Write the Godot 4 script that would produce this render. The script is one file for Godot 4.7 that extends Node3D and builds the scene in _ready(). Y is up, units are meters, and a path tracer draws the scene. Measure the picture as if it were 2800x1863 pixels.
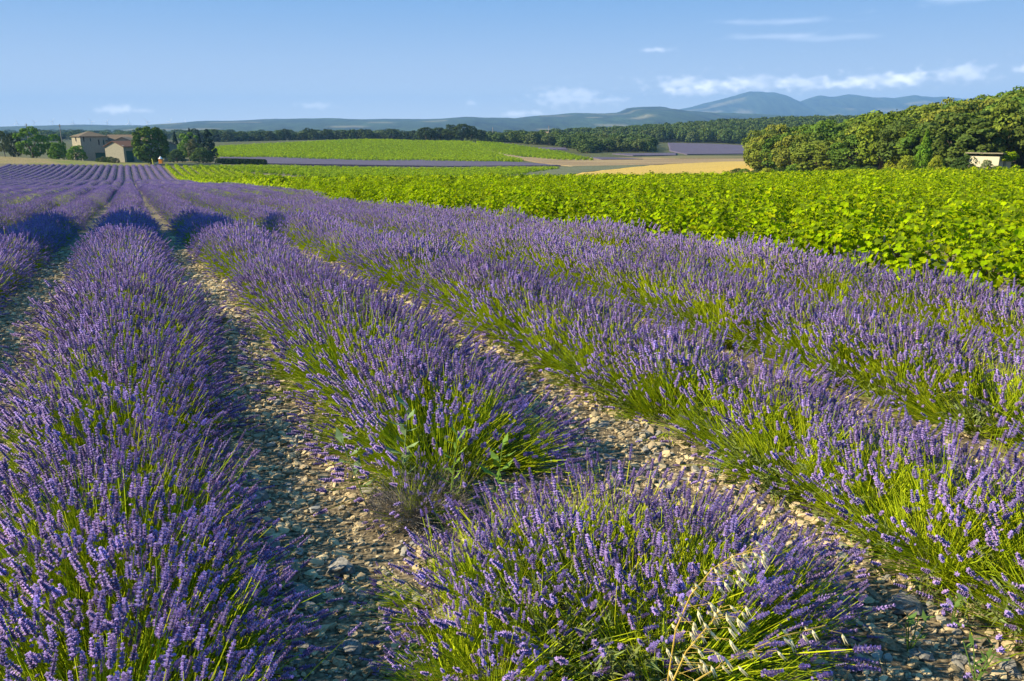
extends Node3D
# A lavender field with vineyards, a farm, woods and far hills. y is up, metres. s runs along the lavender rows, d across them to the right.

const RX := -0.426
const RZ := -0.905
const GS := [-400.0, -60.0, 0.0, 8.0, 12.0, 18.0, 30.0, 50.0, 87.0, 110.0, 138.0, 200.0, 270.0, 340.0, 500.0, 9000.0]
const GV := [1.5, 0.3, 0.0, 0.0, -0.15, -0.45, -1.1, -2.1, -3.75, -5.3, -6.5, -8.2, -9.2, -10.0, -10.5, -10.5]
const ORD := ["first", "second", "third", "fourth", "fifth", "sixth", "seventh", "eighth", "ninth", "tenth", "eleventh", "twelfth", "thirteenth", "fourteenth", "fifteenth", "sixteenth", "seventeenth", "eighteenth", "nineteenth"]
const TENS := ["", "", "twent", "thirt", "fort", "fift", "sixt", "sevent", "eight", "ninet"]

var rng := RandomNumberGenerator.new()
var relief := FastNoiseLite.new()
var patchy := FastNoiseLite.new()
var used := {}


# ------------------------------------------------------------------ small helpers
func ordinal(n: int) -> String:
	if n < 19:
		return ORD[n]
	var k := n + 1
	if k >= 100:
		return "hundred and " + ordinal(k - 101) if k > 100 else "hundredth"
	return TENS[k / 10] + "ieth" if k % 10 == 0 else TENS[k / 10] + "y-" + ORD[k % 10 - 1]


func numbered(called: String) -> String:
	if not used.has(called):
		used[called] = 0
		return called
	used[called] += 1
	return "%s_%03d" % [called, used[called]]


func tag(o: Node3D, label: String, category := "", group := "", kind := "") -> Node3D:
	if label:
		o.set_meta("label", label)
	if category:
		o.set_meta("category", category)
	if group:
		o.set_meta("group", group)
	if kind:
		o.set_meta("kind", kind)
	return o


func thing(called: String, label: String, category: String, at := Vector3.ZERO, turn := 0.0, group := "") -> Node3D:
	var o := Node3D.new()
	o.name = numbered(called)
	add_child(o)
	o.position = at
	o.rotation.y = turn
	tag(o, label, category, group)
	return o


func part(called: String, m: Mesh, material: Material, parent: Node = null) -> MeshInstance3D:
	var o := MeshInstance3D.new()
	o.name = called if parent else numbered(called)
	o.mesh = m
	o.material_override = material
	(parent if parent else self).add_child(o, true)
	return o


func structure(called: String, m: Mesh, material: Material) -> MeshInstance3D:
	var o := part(called, m, material)
	o.set_meta("kind", "structure")
	return o


func many(called: String, m: Mesh, material: Material, where: Array, tint: PackedColorArray, parent: Node = null, kind := "stuff") -> MultiMeshInstance3D:
	var mm := MultiMesh.new()
	mm.transform_format = MultiMesh.TRANSFORM_3D
	mm.use_colors = true
	mm.mesh = m
	mm.instance_count = where.size()
	for i in where.size():
		mm.set_instance_transform(i, where[i])
		mm.set_instance_color(i, tint[i])
	var o := MultiMeshInstance3D.new()
	o.name = called if parent else numbered(called)
	o.multimesh = mm
	o.material_override = material
	o.set_meta("kind", kind)
	(parent if parent else self).add_child(o, true)
	return o


func surface(color: Color, rough := 0.9, back := Color.BLACK, tinted := true, spec := 0.3) -> StandardMaterial3D:   # color is a linear, real-world value
	var m := StandardMaterial3D.new()
	m.albedo_color = color.linear_to_srgb()
	m.roughness = rough
	m.metallic_specular = spec
	m.vertex_color_use_as_albedo = tinted
	if back != Color.BLACK:
		m.backlight_enabled = true
		m.backlight = back
	return m


func r(a: float, b: float) -> float:
	return rng.randf_range(a, b)


func tone(amount: float, warm := 0.0) -> Color:
	var k := 1.0 + r(-amount, amount)
	var w := r(-warm, warm)
	return Color(k * (1.0 + w), k, k * (1.0 - w))


func pieces(v: float, c: Color) -> Color:
	return Color(c.r * v, c.g * v, c.b * v)


# A shape collected triangle by triangle, with linear vertex colours.
class Shape:
	var v := PackedVector3Array()
	var c := PackedColorArray()

	func tri(a: Vector3, b: Vector3, d: Vector3, k: Color) -> void:
		v.push_back(a)
		v.push_back(b)
		v.push_back(d)
		c.push_back(k)
		c.push_back(k)
		c.push_back(k)

	func quad(a: Vector3, b: Vector3, d: Vector3, e: Vector3, k: Color) -> void:
		tri(a, b, d, k)
		tri(a, d, e, k)

	func tube(p: Vector3, q: Vector3, r0: float, r1: float, n: int, k: Color) -> void:
		var axis := (q - p).normalized()
		var side := axis.cross(Vector3(0.3, 0.1, 1.0) if absf(axis.y) > 0.8 else Vector3.UP).normalized()
		var other := axis.cross(side)
		for i in n:
			var a := TAU * i / n
			var b := TAU * (i + 1) / n
			var da := side * cos(a) + other * sin(a)
			var db := side * cos(b) + other * sin(b)
			if r1 > 0.0:
				quad(p + da * r0, p + db * r0, q + db * r1, q + da * r1, k)
			else:
				tri(p + da * r0, p + db * r0, q, k)

	func spindle(p: Vector3, q: Vector3, mid: float, rad: float, n: int, k: Color) -> void:
		var m := p.lerp(q, mid)
		tube(m, q, rad, 0.0, n, k)
		tube(m, p, rad, 0.0, n, k)

	func box(at: Vector3, size: Vector3, k: Color) -> void:
		var h := size * 0.5
		var p := []
		for x in [-1, 1]:
			for y in [-1, 1]:
				for z in [-1, 1]:
					p.push_back(at + Vector3(h.x * x, h.y * y, h.z * z))
		for f in [[0, 1, 3, 2], [4, 6, 7, 5], [0, 4, 5, 1], [2, 3, 7, 6], [0, 2, 6, 4], [1, 5, 7, 3]]:
			quad(p[f[0]], p[f[1]], p[f[2]], p[f[3]], k)

	func done() -> ArrayMesh:
		var a := []
		a.resize(Mesh.ARRAY_MAX)
		a[Mesh.ARRAY_VERTEX] = v
		a[Mesh.ARRAY_COLOR] = c
		var m := ArrayMesh.new()
		m.add_surface_from_arrays(Mesh.PRIMITIVE_TRIANGLES, a)
		return m


# ------------------------------------------------------------------ the lie of the land
func interp(xs: Array, ys: Array, x: float) -> float:
	if x <= xs[0]:
		return ys[0]
	for i in range(1, xs.size()):
		if x < xs[i]:
			return lerpf(ys[i - 1], ys[i], (x - xs[i - 1]) / (xs[i] - xs[i - 1]))
	return ys[-1]


func bump(x: float, z: float, cx: float, cz: float, sx: float, sz: float) -> float:
	return exp(-0.5 * pow((x - cx) / sx, 2) - 0.5 * pow((z - cz) / sz, 2))


func ground_y(x: float, z: float) -> float:
	var s := RX * x + RZ * z
	var d := -RZ * x + RX * z
	var h := interp(GS, GV, s) - 0.018 * clampf(d - 6.0, 0.0, 120.0) + 0.02 * clampf(-d - 4.0, 0.0, 30.0) * smoothstep(20.0, 60.0, s) * (1.0 - smoothstep(110.0, 150.0, s))
	h = lerpf(h, -9.6 - 1.4 * smoothstep(-110.0, -50.0, x), smoothstep(130.0, 230.0, -z))
	if z < -60.0:
		h += 5.6 * bump(x, z, -75.0, -540.0, 130.0, 75.0) + 13.0 * bump(x, z, 150.0, -190.0, 45.0, 58.0) + 16.0 * bump(x, z, 330.0, -850.0, 150.0, 120.0)
		h += 2.6 * bump(x, z, -186.0, -284.0, 26.0, 8.0)
	return h


func on_row(s: float, d: float) -> Vector3:
	var x := -RZ * d + RX * s
	var z := RX * d + RZ * s
	return Vector3(x, ground_y(x, z), z)


func spread(i: int, n: int, reach: float, near: float) -> float:   # grid lines close together near the middle, far apart at the edges
	var t := float(i) / n
	return sinh(t * asinh(reach / near)) * near


func sheet_mesh(xs: PackedFloat32Array, zs: PackedFloat32Array, height: Callable, color: Callable) -> ArrayMesh:
	var nx := xs.size()
	var nz := zs.size()
	var v := PackedVector3Array()
	var c := PackedColorArray()
	v.resize(nx * nz)
	c.resize(nx * nz)
	for j in nz:
		for i in nx:
			var p := Vector3(xs[i], 0.0, zs[j])
			p.y = height.call(p.x, p.z)
			v[j * nx + i] = p
			c[j * nx + i] = color.call(p)
	return knit(v, c, nx, nz)


func knit(v: PackedVector3Array, c: PackedColorArray, nx: int, nz: int) -> ArrayMesh:   # a grid of points as a smooth sheet; rows run away from the viewer
	var n := PackedVector3Array()
	n.resize(v.size())
	for j in nz:
		for i in nx:
			var a := v[j * nx + mini(i + 1, nx - 1)] - v[j * nx + maxi(i - 1, 0)]
			var b := v[mini(j + 1, nz - 1) * nx + i] - v[maxi(j - 1, 0) * nx + i]
			var q := a.cross(b)
			q = q if q.y > 0.0 else -q
			n[j * nx + i] = q.normalized() if q.length() > 1e-9 else Vector3.UP
	var t := PackedInt32Array()
	t.resize((nx - 1) * (nz - 1) * 6)
	var k := 0
	for j in nz - 1:
		for i in nx - 1:
			var a := j * nx + i
			for q in [a, a + nx, a + 1, a + 1, a + nx, a + nx + 1]:
				t[k] = q
				k += 1
	for q in range(0, k, 3):   # front faces run clockwise
		if (v[t[q + 1]] - v[t[q]]).cross(v[t[q + 2]] - v[t[q]]).dot(n[t[q]] + n[t[q + 1]] + n[t[q + 2]]) > 0.0:
			var w := t[q]
			t[q] = t[q + 1]
			t[q + 1] = w
	var arr := []
	arr.resize(Mesh.ARRAY_MAX)
	arr[Mesh.ARRAY_VERTEX] = v
	arr[Mesh.ARRAY_NORMAL] = n
	arr[Mesh.ARRAY_COLOR] = c
	arr[Mesh.ARRAY_INDEX] = t
	var m := ArrayMesh.new()
	m.add_surface_from_arrays(Mesh.PRIMITIVE_TRIANGLES, arr)
	return m


func speckle(freq: float, lo: float, seed_: int, size := 512) -> NoiseTexture2D:   # greyish grain that multiplies a colour
	var n := FastNoiseLite.new()
	n.seed = seed_
	n.frequency = freq
	n.fractal_octaves = 5
	n.fractal_gain = 0.62
	var g := Gradient.new()
	g.set_color(0, Color(lo, lo, lo))
	g.set_color(1, Color(1, 1, 1))
	g.set_offset(0, 0.25)
	g.set_offset(1, 0.75)
	var t := NoiseTexture2D.new()
	t.width = size
	t.height = size
	t.seamless = true
	t.noise = n
	t.color_ramp = g
	return t


func span(poly: Array, z: float) -> Vector2:   # where a line of constant z crosses a field's outline
	var lo := INF
	var hi := -INF
	for i in poly.size():
		var a: Vector2 = poly[i]
		var b: Vector2 = poly[(i + 1) % poly.size()]
		if (a.y - z) * (b.y - z) <= 0.0 and a.y != b.y:
			var x := lerpf(a.x, b.x, (z - a.y) / (b.y - a.y))
			lo = minf(lo, x)
			hi = maxf(hi, x)
	return Vector2(lo, hi)


func outline(flat: Array) -> Array:
	var out := []
	for i in range(0, flat.size(), 2):
		out.push_back(Vector2(flat[i], flat[i + 1]))
	return out


func field(called: String, poly: Array, lift: float, material: Material, color: Callable, nz := 40, nx := 40) -> MeshInstance3D:   # a field's surface, following the land, with sides down to the ground
	var z0 := INF
	var z1 := -INF
	for p in poly:
		z0 = minf(z0, p.y)
		z1 = maxf(z1, p.y)
	var v := PackedVector3Array()
	var c := PackedColorArray()
	for j in nz + 3:
		var z := lerpf(z0 + 0.05, z1 - 0.05, clampf((j - 1.0) / nz, 0.0, 1.0))
		var x := span(poly, z)
		for i in nx + 3:
			var p := Vector3(lerpf(x.x, x.y, clampf((i - 1.0) / nx, 0.0, 1.0)), 0.0, z)
			var rim := i == 0 or j == 0 or i == nx + 2 or j == nz + 2
			p.y = ground_y(p.x, p.z) + (-0.3 if rim else lift + (0.0 if lift < 0.3 else relief.get_noise_2d(p.x * 3.0, p.z * 3.0) * 0.15))
			v.push_back(p)
			c.push_back(color.call(p))
	return structure(called, knit(v, c, nx + 3, nz + 3), material)


# ------------------------------------------------------------------ plants: shapes
const STEM := Color(0.36, 0.44, 0.012)
const LEAF := Color(0.27, 0.34, 0.014)
const PETAL := Color(0.32, 0.225, 0.50)
const CALYX := Color(0.19, 0.145, 0.27)


func bent(dir: Vector3, amount: float) -> Vector3:
	return (dir + Vector3(r(-1, 1), r(-1, 1), r(-1, 1)) * amount).normalized()


func flower_stem(st: Shape, foot: Vector3, dir: Vector3, long: float, lod: int, tint: Color) -> void:
	var stem := pieces(tint.g, STEM) * Color(r(0.85, 1.2), 1, 1)
	var petal := Color(PETAL.r * tint.r, PETAL.g * tint.g, PETAL.b * tint.b)
	var calyx := Color(CALYX.r * tint.r, CALYX.g * tint.g, CALYX.b * tint.b)
	var sag := Vector3(dir.x + r(-0.25, 0.25), 0, dir.z + r(-0.25, 0.25)) * long * 0.14
	var head := r(0.03, 0.068)
	var top := foot + dir * long + sag
	var mid := foot + dir * long * 0.5 - sag * 0.2
	var ax := (top - mid).normalized()
	if lod == 0:
		st.tube(foot, mid, 0.0017, 0.0015, 3, stem)
		st.tube(mid, top, 0.0015, 0.0012, 3, stem)
		st.spindle(top - ax * 0.004, top + ax * head, 0.3, 0.0052, 4, calyx)
		var u := ax.cross(Vector3(0.2, 0.3, 0.9)).normalized()
		var w := ax.cross(u)
		var rings := 6
		for k in rings:
			var h := top + ax * head * (k + 0.3) / rings
			var fat := (0.0118 - 0.0011 * k) * r(0.75, 1.25)
			var n := 6 if k < 4 else 4
			for i in n:
				var a := TAU * i / n + k * 1.1 + r(-0.2, 0.2)
				var o := (u * cos(a) + w * sin(a))
				var t := (w * cos(a) - u * sin(a)) * r(0.0032, 0.0048)
				var tip := h + o * fat + ax * r(0.004, 0.008)
				var shade := petal * r(0.8, 1.35) if r(0, 1) < 0.8 else calyx * 1.2
				st.tri(h - t, h + t, tip, shade)
				st.tri(h - t + ax * 0.007, tip, h + t + ax * 0.006, shade * 1.08)
		if r(0, 1) < 0.45:   # a separate lower whorl
			var h := top - ax * r(0.012, 0.03)
			st.spindle(h - ax * 0.004, h + ax * 0.006, 0.5, 0.0065, 5, petal)
	elif lod == 1:
		st.tube(foot, top, 0.0019, 0.0016, 3, stem)
		for k in 4:
			var h := top + ax * head * (k - 0.2) / 4.0
			var fat := (0.0115 - 0.0016 * k) * r(0.85, 1.2)
			st.spindle(h, h + ax * head * 0.34, 0.45, fat, 4, (petal if k % 2 else petal.lerp(calyx, 0.45)) * r(0.85, 1.2))
	else:
		var side := dir.cross(Vector3(0.3, 0.2, 1)).normalized() * 0.004
		st.tri(foot - side, foot + side, top, stem)
		st.spindle(top - ax * 0.005, top + ax * head * 1.15, 0.4, 0.0145, 3, petal.lerp(calyx, r(0, 0.5)) * r(0.85, 1.15))


func lavender_tuft(stems: int, blades: int, lod: int, wide: float, tilt: float) -> ArrayMesh:   # grows along y, stems about 0.38 long
	var st := Shape.new()
	for i in stems:
		var a := r(0, TAU)
		var q := sqrt(r(0, 1)) * wide
		var dir := Vector3(cos(a) * q / wide * tilt, 1.0, sin(a) * q / wide * tilt)
		flower_stem(st, Vector3(cos(a) * q * 0.4, r(0, 0.03), sin(a) * q * 0.4), bent(dir.normalized(), 0.2), r(0.27, 0.42), lod, tone(0.18, 0.05))
	for i in blades:
		var a := r(0, TAU)
		var q := r(0, wide * 0.6)
		var foot := Vector3(cos(a) * q, 0.0, sin(a) * q)
		var dir := bent(Vector3(cos(a) * tilt * 0.8, 1.0, sin(a) * tilt * 0.8).normalized(), 0.22)
		var long := r(0.16, 0.39)
		var side := dir.cross(bent(Vector3.RIGHT, 0.9)).normalized() * (0.0021 if lod == 0 else 0.004)
		var k := (STEM if r(0, 1) < 0.65 else LEAF) * tone(0.25, 0.08)
		var m := foot + dir * long * 0.55
		st.quad(foot - side, foot + side, m + side, m - side, k)
		st.tri(m - side, m + side, foot + dir * long + Vector3(dir.x, -0.3, dir.z) * 0.03, k * 1.1)
	return st.done()


func dry_tuft() -> ArrayMesh:   # dead grey stems with spent heads
	var st := Shape.new()
	for i in 22:
		var dir := bent(Vector3.UP, 0.45)
		var foot := Vector3(r(-0.04, 0.04), 0, r(-0.04, 0.04))
		var k := Color(0.22, 0.185, 0.14).lerp(Color(0.3, 0.28, 0.24), r(0, 1)) * tone(0.2)
		var top := foot + dir * r(0.2, 0.42)
		st.tube(foot, top, 0.0018, 0.0013, 3, k)
		st.spindle(top, top + bent(dir, 0.2) * r(0.02, 0.045), 0.4, 0.0045, 4, Color(0.2, 0.17, 0.17) * tone(0.25))
	return st.done()


func leafy_tuft() -> ArrayMesh:   # the grey-green narrow leaves at the foot of a lavender bush
	var st := Shape.new()
	for t in 5:
		var dir := bent(Vector3.UP, 0.7)
		var foot := Vector3(r(-0.03, 0.03), 0, r(-0.03, 0.03))
		var long := r(0.1, 0.2)
		st.tube(foot, foot + dir * long, 0.002, 0.0012, 3, Color(0.1, 0.11, 0.04))
		for i in 12:
			var p := foot + dir * long * (0.25 + 0.75 * i / 11.0)
			var o := bent(dir * 0.6, 0.75)
			var side := o.cross(dir).normalized() * 0.0035
			var tip := p + o * r(0.025, 0.045)
			st.tri(p - side, p + side, tip, Color(0.16, 0.2, 0.06) * tone(0.25, 0.06))
	return st.done()


func vine_leaf(st: Shape, at: Vector3, n: Vector3, size: float, k: Color, fine: bool) -> void:   # a five-lobed leaf, folded a little along its middle
	var u := n.cross(bent(Vector3.UP, 0.8)).normalized()
	var w := n.cross(u)
	if not fine:
		var h := size * 0.5
		var f := n * size * 0.12
		st.tri(at - u * h + f, at - w * h, at + w * h * 0.9, k)
		st.tri(at + u * h + f, at + w * h * 0.9, at - w * h, k * r(0.88, 1.12))
		return
	var ring := [[0.0, 0.2], [0.42, 0.5], [0.62, 0.1], [0.52, -0.18], [0.34, -0.42], [0.12, -0.38], [0.0, -0.66], [-0.12, -0.38], [-0.34, -0.42], [-0.52, -0.18], [-0.62, 0.1], [-0.42, 0.5]]
	var hub := at
	for i in ring.size():
		var a = ring[i]
		var b = ring[(i + 1) % ring.size()]
		var pa: Vector3 = at + (u * a[0] + w * a[1]) * size + n * (absf(a[0]) * 0.28 - absf(a[1]) * 0.12) * size
		var pb: Vector3 = at + (u * b[0] + w * b[1]) * size + n * (absf(b[0]) * 0.28 - absf(b[1]) * 0.12) * size
		st.tri(hub, pa, pb, k)


func vine_color() -> Color:
	var q := r(0, 1)
	if q < 0.11:
		return Color(0.40, 0.43, 0.005) * tone(0.15)      # yellowish
	if q < 0.32:
		return Color(0.12, 0.18, 0.008) * tone(0.2)     # old, dark
	return Color(0.28, 0.375, 0.003) * tone(0.3, 0.06)


func vine_clump(leaves: int, size: float, reach: float, fine: bool) -> ArrayMesh:
	var st := Shape.new()
	for i in leaves:
		var p := bent(Vector3.ZERO, 1.0) * reach * pow(r(0.05, 1), 0.4)
		var n := (p.normalized() * 0.7 + Vector3(-0.25, 0.75, 0.15) + Vector3(r(-1, 1), r(-1, 1), r(-1, 1)) * 0.55).normalized()
		vine_leaf(st, p, n, size * r(0.7, 1.2), vine_color(), fine)
	if fine:
		for i in 3:
			var a := bent(Vector3.UP, 0.9)
			st.tube(a * -reach * 0.4, a * reach * 1.1, 0.004, 0.002, 3, Color(0.16, 0.2, 0.03))
	return st.done()


func crown_mesh(kind: String, leaves: int, size: float, base: Color) -> ArrayMesh:   # a crown for a tree one unit... ten metres high, about eight wide
	var st := Shape.new()
	var lobes := []
	var n := 64 if kind == "round" else 30
	for i in n:
		var a := i * 2.39996 + r(-0.3, 0.3)
		var t := (i + 0.5) / n
		var p: Vector3
		var q: float
		match kind:
			"oak":
				var h := 1.0 - 1.75 * t
				var ring := sqrt(maxf(0.02, 1.0 - h * h))
				p = Vector3(cos(a) * ring * 2.9, 5.2 + h * 3.5, sin(a) * ring * 2.9) * r(0.86, 1.06)
				q = r(1.0, 1.65)
			"round":
				var h := 1.0 - 2.0 * t
				var ring := sqrt(maxf(0.02, 1.0 - h * h * h * h))
				p = Vector3(cos(a) * ring * 2.9, 5.0 + h * 3.9, sin(a) * ring * 2.9) * r(0.96, 1.03)
				q = r(0.75, 1.1)
			"ash":
				var h := 1.0 - 1.9 * t
				var ring := sqrt(maxf(0.02, 1.0 - h * h))
				p = Vector3(cos(a) * ring * 3.2, 5.2 + h * 3.6, sin(a) * ring * 3.2) * r(0.78, 1.06)
				q = r(0.9, 1.5)
			"bush":
				var h := 1.0 - t
				var ring := sqrt(maxf(0.02, 1.0 - h * h))
				p = Vector3(cos(a) * ring * 3.2, 1.2 + h * 6.6, sin(a) * ring * 3.2) * r(0.88, 1.05)
				q = r(1.2, 1.9)
			"tall":
				p = Vector3(cos(a) * 2.3 * (1.02 - pow(t, 1.3)), 1.3 + t * 7.6, sin(a) * 2.3 * (1.02 - pow(t, 1.3))) * r(0.9, 1.08)
				q = r(0.9, 1.5) * (1.0 - 0.5 * t)
			_:
				p = Vector3(cos(a) * 2.6 * (1.0 - t), 0.9 + t * 8.3, sin(a) * 2.6 * (1.0 - t))
				q = 1.5 * (1.0 - t) + 0.45
		lobes.push_back([p, q, base * tone(0.2, 0.07)])
	for i in leaves:
		var l = lobes[i % n]
		var o := Vector3(r(-1, 1), r(-1, 1), r(-1, 1)).normalized()
		if o.y < -0.3 and r(0, 1) < 0.6:
			o.y = -o.y
		var out: Vector3 = (l[0] - Vector3(0, 5.0, 0)).normalized()
		if o.dot(out) < -0.25:
			o = (o + out * 0.9).normalized()
		var p: Vector3 = l[0] + o * l[1] * pow(r(0.25, 1.0), 0.3) * Vector3(1, 0.85, 1)
		var nn := bent(o, 0.75)
		var u := nn.cross(bent(Vector3.UP, 0.7)).normalized() * size * r(0.6, 1.25)
		var w := nn.cross(u).normalized() * size * r(0.35, 0.75)
		var k: Color = l[2] * tone(0.22, 0.05)
		st.tri(p - u * 0.5, p + w, p + u * 0.5 + nn * size * 0.15, k)
		st.tri(p - u * 0.5, p + u * 0.5 + nn * size * 0.15, p - w * 0.9, k * 0.94)
	return st.done()


func trunk_mesh(kind: String) -> ArrayMesh:
	var st := Shape.new()
	var bark := Color(0.12, 0.095, 0.07)
	var high := 2.6 if kind in ["oak", "ash", "round"] else 1.2
	st.tube(Vector3(0, -0.6, 0), Vector3(0.05, 0.5, 0), 0.5, 0.3, 8, bark)
	st.tube(Vector3(0.05, 0.5, 0), Vector3(0.1, high, 0.05), 0.3, 0.24, 8, bark)
	for i in 6:
		var a := i * 1.05 + r(-0.3, 0.3)
		var e := Vector3(cos(a) * r(1.2, 2.2), high + r(1.6, 3.8), sin(a) * r(1.2, 2.2))
		var m := Vector3(0.1, high, 0.05).lerp(e, 0.5) + Vector3(0, 0.35, 0)
		st.tube(Vector3(0.1, high - 0.2, 0.05), m, 0.16, 0.1, 5, bark)
		st.tube(m, e, 0.1, 0.03, 5, bark)
	return st.done()


func stone_mesh(rough_: float) -> ArrayMesh:   # an uneven pebble about one unit across
	var st := Shape.new()
	var rings := 4
	var n := 7
	var pts := []
	for j in rings + 1:
		var row := []
		for i in n:
			var a := TAU * i / n + j * 0.4
			var b := PI * j / rings
			var k := 0.5 * (1.0 + r(-rough_, rough_)) if j > 0 and j < rings else 0.46
			row.push_back(Vector3(cos(a) * sin(b), cos(b) * 0.56, sin(a) * sin(b) * 0.8) * k)
		pts.push_back(row)
	for j in rings:
		for i in n:
			st.quad(pts[j][i], pts[j][(i + 1) % n], pts[j + 1][(i + 1) % n], pts[j + 1][i], Color(1, 1, 1))
	return st.done()


# ------------------------------------------------------------------ crops
func turned(dir: Vector3, size: float) -> Basis:   # y along dir, any twist about it
	var u := dir.cross(bent(Vector3(0.3, 0.2, 1.0), 0.5)).normalized()
	var w := u.cross(dir).normalized()
	var a := r(0, TAU)
	return Basis(u * cos(a) + w * sin(a), dir, w * cos(a) - u * sin(a)).scaled_local(Vector3.ONE * size)


func stem_place(c: Vector3, dir: Vector3, wide: float, high: float, sway: Vector3) -> Transform3D:   # a stem or tuft whose tip lies on the bush's rounded outline and whose foot stands inside it
	var reach := r(0.88, 1.05)
	var tip := Vector3(dir.x * wide, dir.y * high, dir.z * wide) * reach + sway * r(0.3, 1.0) * dir.y
	tip.y = maxf(tip.y, 0.07)
	var foot := Vector3(tip.x * 0.42, 0.03, tip.z * 0.42) + Vector3(r(-0.1, 0.1), 0, r(-0.1, 0.1))
	return Transform3D(turned((tip - foot).normalized(), (tip - foot).length() / 0.45), c + foot)


func put_bush(c: Vector3, wide: float, high: float, n: int, headed: Array, green: Array, squash: float, spill := 0.1, flank := 0.82, sway := Vector3.ZERO) -> void:   # headed, green: [places, tints] of flowering and of mostly bare stems
	var along := Vector3(RX, 0, RZ)
	var across := Vector3(-RZ, 0, RX)
	for t in n:
		var up := r(spill, 1.0)
		var a := r(0, TAU)
		var flat := sqrt(1.0 - up * up)
		var dir := Vector3(cos(a) * flat, up, sin(a) * flat)
		if absf(dir.dot(along)) > squash and r(0, 1) < 0.75:
			continue
		var bare := (flank if dir.dot(across) < 0.0 else flank * 0.3) * smoothstep(1.0, 0.6, up)
		var to: Array = green if r(0, 1) < bare + 0.06 else headed
		to[0].push_back(stem_place(c, dir, wide, high, sway))
		to[1].push_back(tone(0.16, 0.04))


func mound(d: float, s0: float, s1: float, base: Vector3, seed_: float, a_end := true) -> ArrayMesh:   # the dense body of a row under its flowers
	var v := PackedVector3Array()
	var c := PackedColorArray()
	var n := 9
	var s := s0
	var rows := 0
	var last := false
	while not last:
		last = s >= s1
		s = minf(s, s1)
		var far := smoothstep(30.0, 70.0, s)
		var lump := 1.0 + 0.2 * relief.get_noise_2d(s * 22.0, seed_ * 31.0) + 0.12 * relief.get_noise_2d(s * 90.0, seed_ * 17.0)
		var tip := 1.0 if not (last or rows == 0) else 0.25
		var wide := lerpf(0.2, 0.66, far) * lump * tip
		var high := lerpf(0.13, 0.56, far) * lump * tip
		var m := on_row(s, d)
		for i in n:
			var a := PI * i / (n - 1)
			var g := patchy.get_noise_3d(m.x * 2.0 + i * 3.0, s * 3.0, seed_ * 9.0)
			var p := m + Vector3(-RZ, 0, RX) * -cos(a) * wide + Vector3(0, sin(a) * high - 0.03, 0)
			v.push_back(p - base)
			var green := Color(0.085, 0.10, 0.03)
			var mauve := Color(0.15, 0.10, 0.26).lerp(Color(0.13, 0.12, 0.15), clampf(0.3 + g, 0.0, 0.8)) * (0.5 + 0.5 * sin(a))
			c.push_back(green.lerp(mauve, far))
		rows += 1
		s += maxf(0.3, s * 0.011)
	return knit(v, c, n, rows)


func lavender_row(d: float, s0: float, s1: float, label: String, wild: Dictionary, single: int, stout := 0.78) -> void:
	var base := on_row(s0, d)
	var t := thing("lavender_row", label, "lavender row", base, 0.0, "rows of the lavender field")
	var id := d * 3.7
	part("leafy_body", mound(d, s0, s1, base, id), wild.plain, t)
	var sets := {}
	for key in ["near", "green", "mid", "green_mid", "far", "leaf"]:
		sets[key] = [[], PackedColorArray()]
	var s := s0 + 0.3
	while s < minf(s1, 48.0):
		var c := on_row(s, d + r(-0.07, 0.07))
		var dist := Vector2(c.x, c.z).length()
		var k := (1.0 + 0.2 * relief.get_noise_2d(s * 22.0, id * 8.4)) * r(0.93, 1.07)
		var broad := lerpf(stout, minf(stout, 0.80), smoothstep(6.0, 16.0, s))
		var tall := lerpf(0.66, 0.62, smoothstep(12.0, 30.0, s))
		if r(0, 1) < 0.07:
			k *= 0.82
		if dist < 10.0:
			put_bush(c - base, k * broad, k * tall, 88, sets.near, sets.green, 0.72)
			for q in 28:
				var a := r(0, TAU)
				sets.leaf[0].push_back(Transform3D(turned(bent(Vector3(cos(a), 0.7, sin(a)).normalized(), 0.3), r(0.9, 1.7)), c - base + Vector3(cos(a), 0, sin(a)) * r(0.1, 0.5) * broad + Vector3(0, 0.05, 0)))
				sets.leaf[1].push_back(tone(0.2, 0.05))
		else:
			put_bush(c - base, k * broad, k * tall, int(lerpf(54, 36, clampf((dist - 10.0) / 25.0, 0.0, 1.0))), sets.mid, sets.green_mid, 0.72, 0.14)
		s += r(0.46, 0.62)
	s = 46.0
	while s < s1:
		var a := PI * r(0.03, 0.97)
		var lump := 1.0 + 0.2 * relief.get_noise_2d(s * 22.0, id * 8.4)
		var dir := (Vector3(-RZ, 0, RX) * -cos(a) * 0.9 + Vector3(0, sin(a) + 0.2, 0)).normalized()
		var p := on_row(s, d) + Vector3(-RZ, 0, RX) * -cos(a) * 0.52 * lump + Vector3(0, sin(a) * 0.36 * lump, 0)
		sets.far[0].push_back(Transform3D(turned(bent(dir, 0.2), r(0.6, 0.8)), p - base))
		sets.far[1].push_back(tone(0.2, 0.05))
		s += lerpf(0.04, 0.11, smoothstep(46.0, 120.0, s)) * r(0.6, 1.4)
	for key in sets:
		scatter("leaf_tuft" if key == "leaf" else "flower_tuft", wild[key], wild.plain, sets[key], t)
	lone_spikes(t, base, d, maxf(s0, 0.8), single, wild, stout)


func scatter(called: String, models: Array, material: Material, set_: Array, t: Node) -> void:   # shares the places out over a few models
	for m in models.size():
		var some := []
		var color := PackedColorArray()
		for i in range(m, set_[0].size(), models.size()):
			some.push_back(set_[0][i])
			color.push_back(set_[1][i])
		if some.size():
			many(called, models[m], material, some, color, t)


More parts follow.
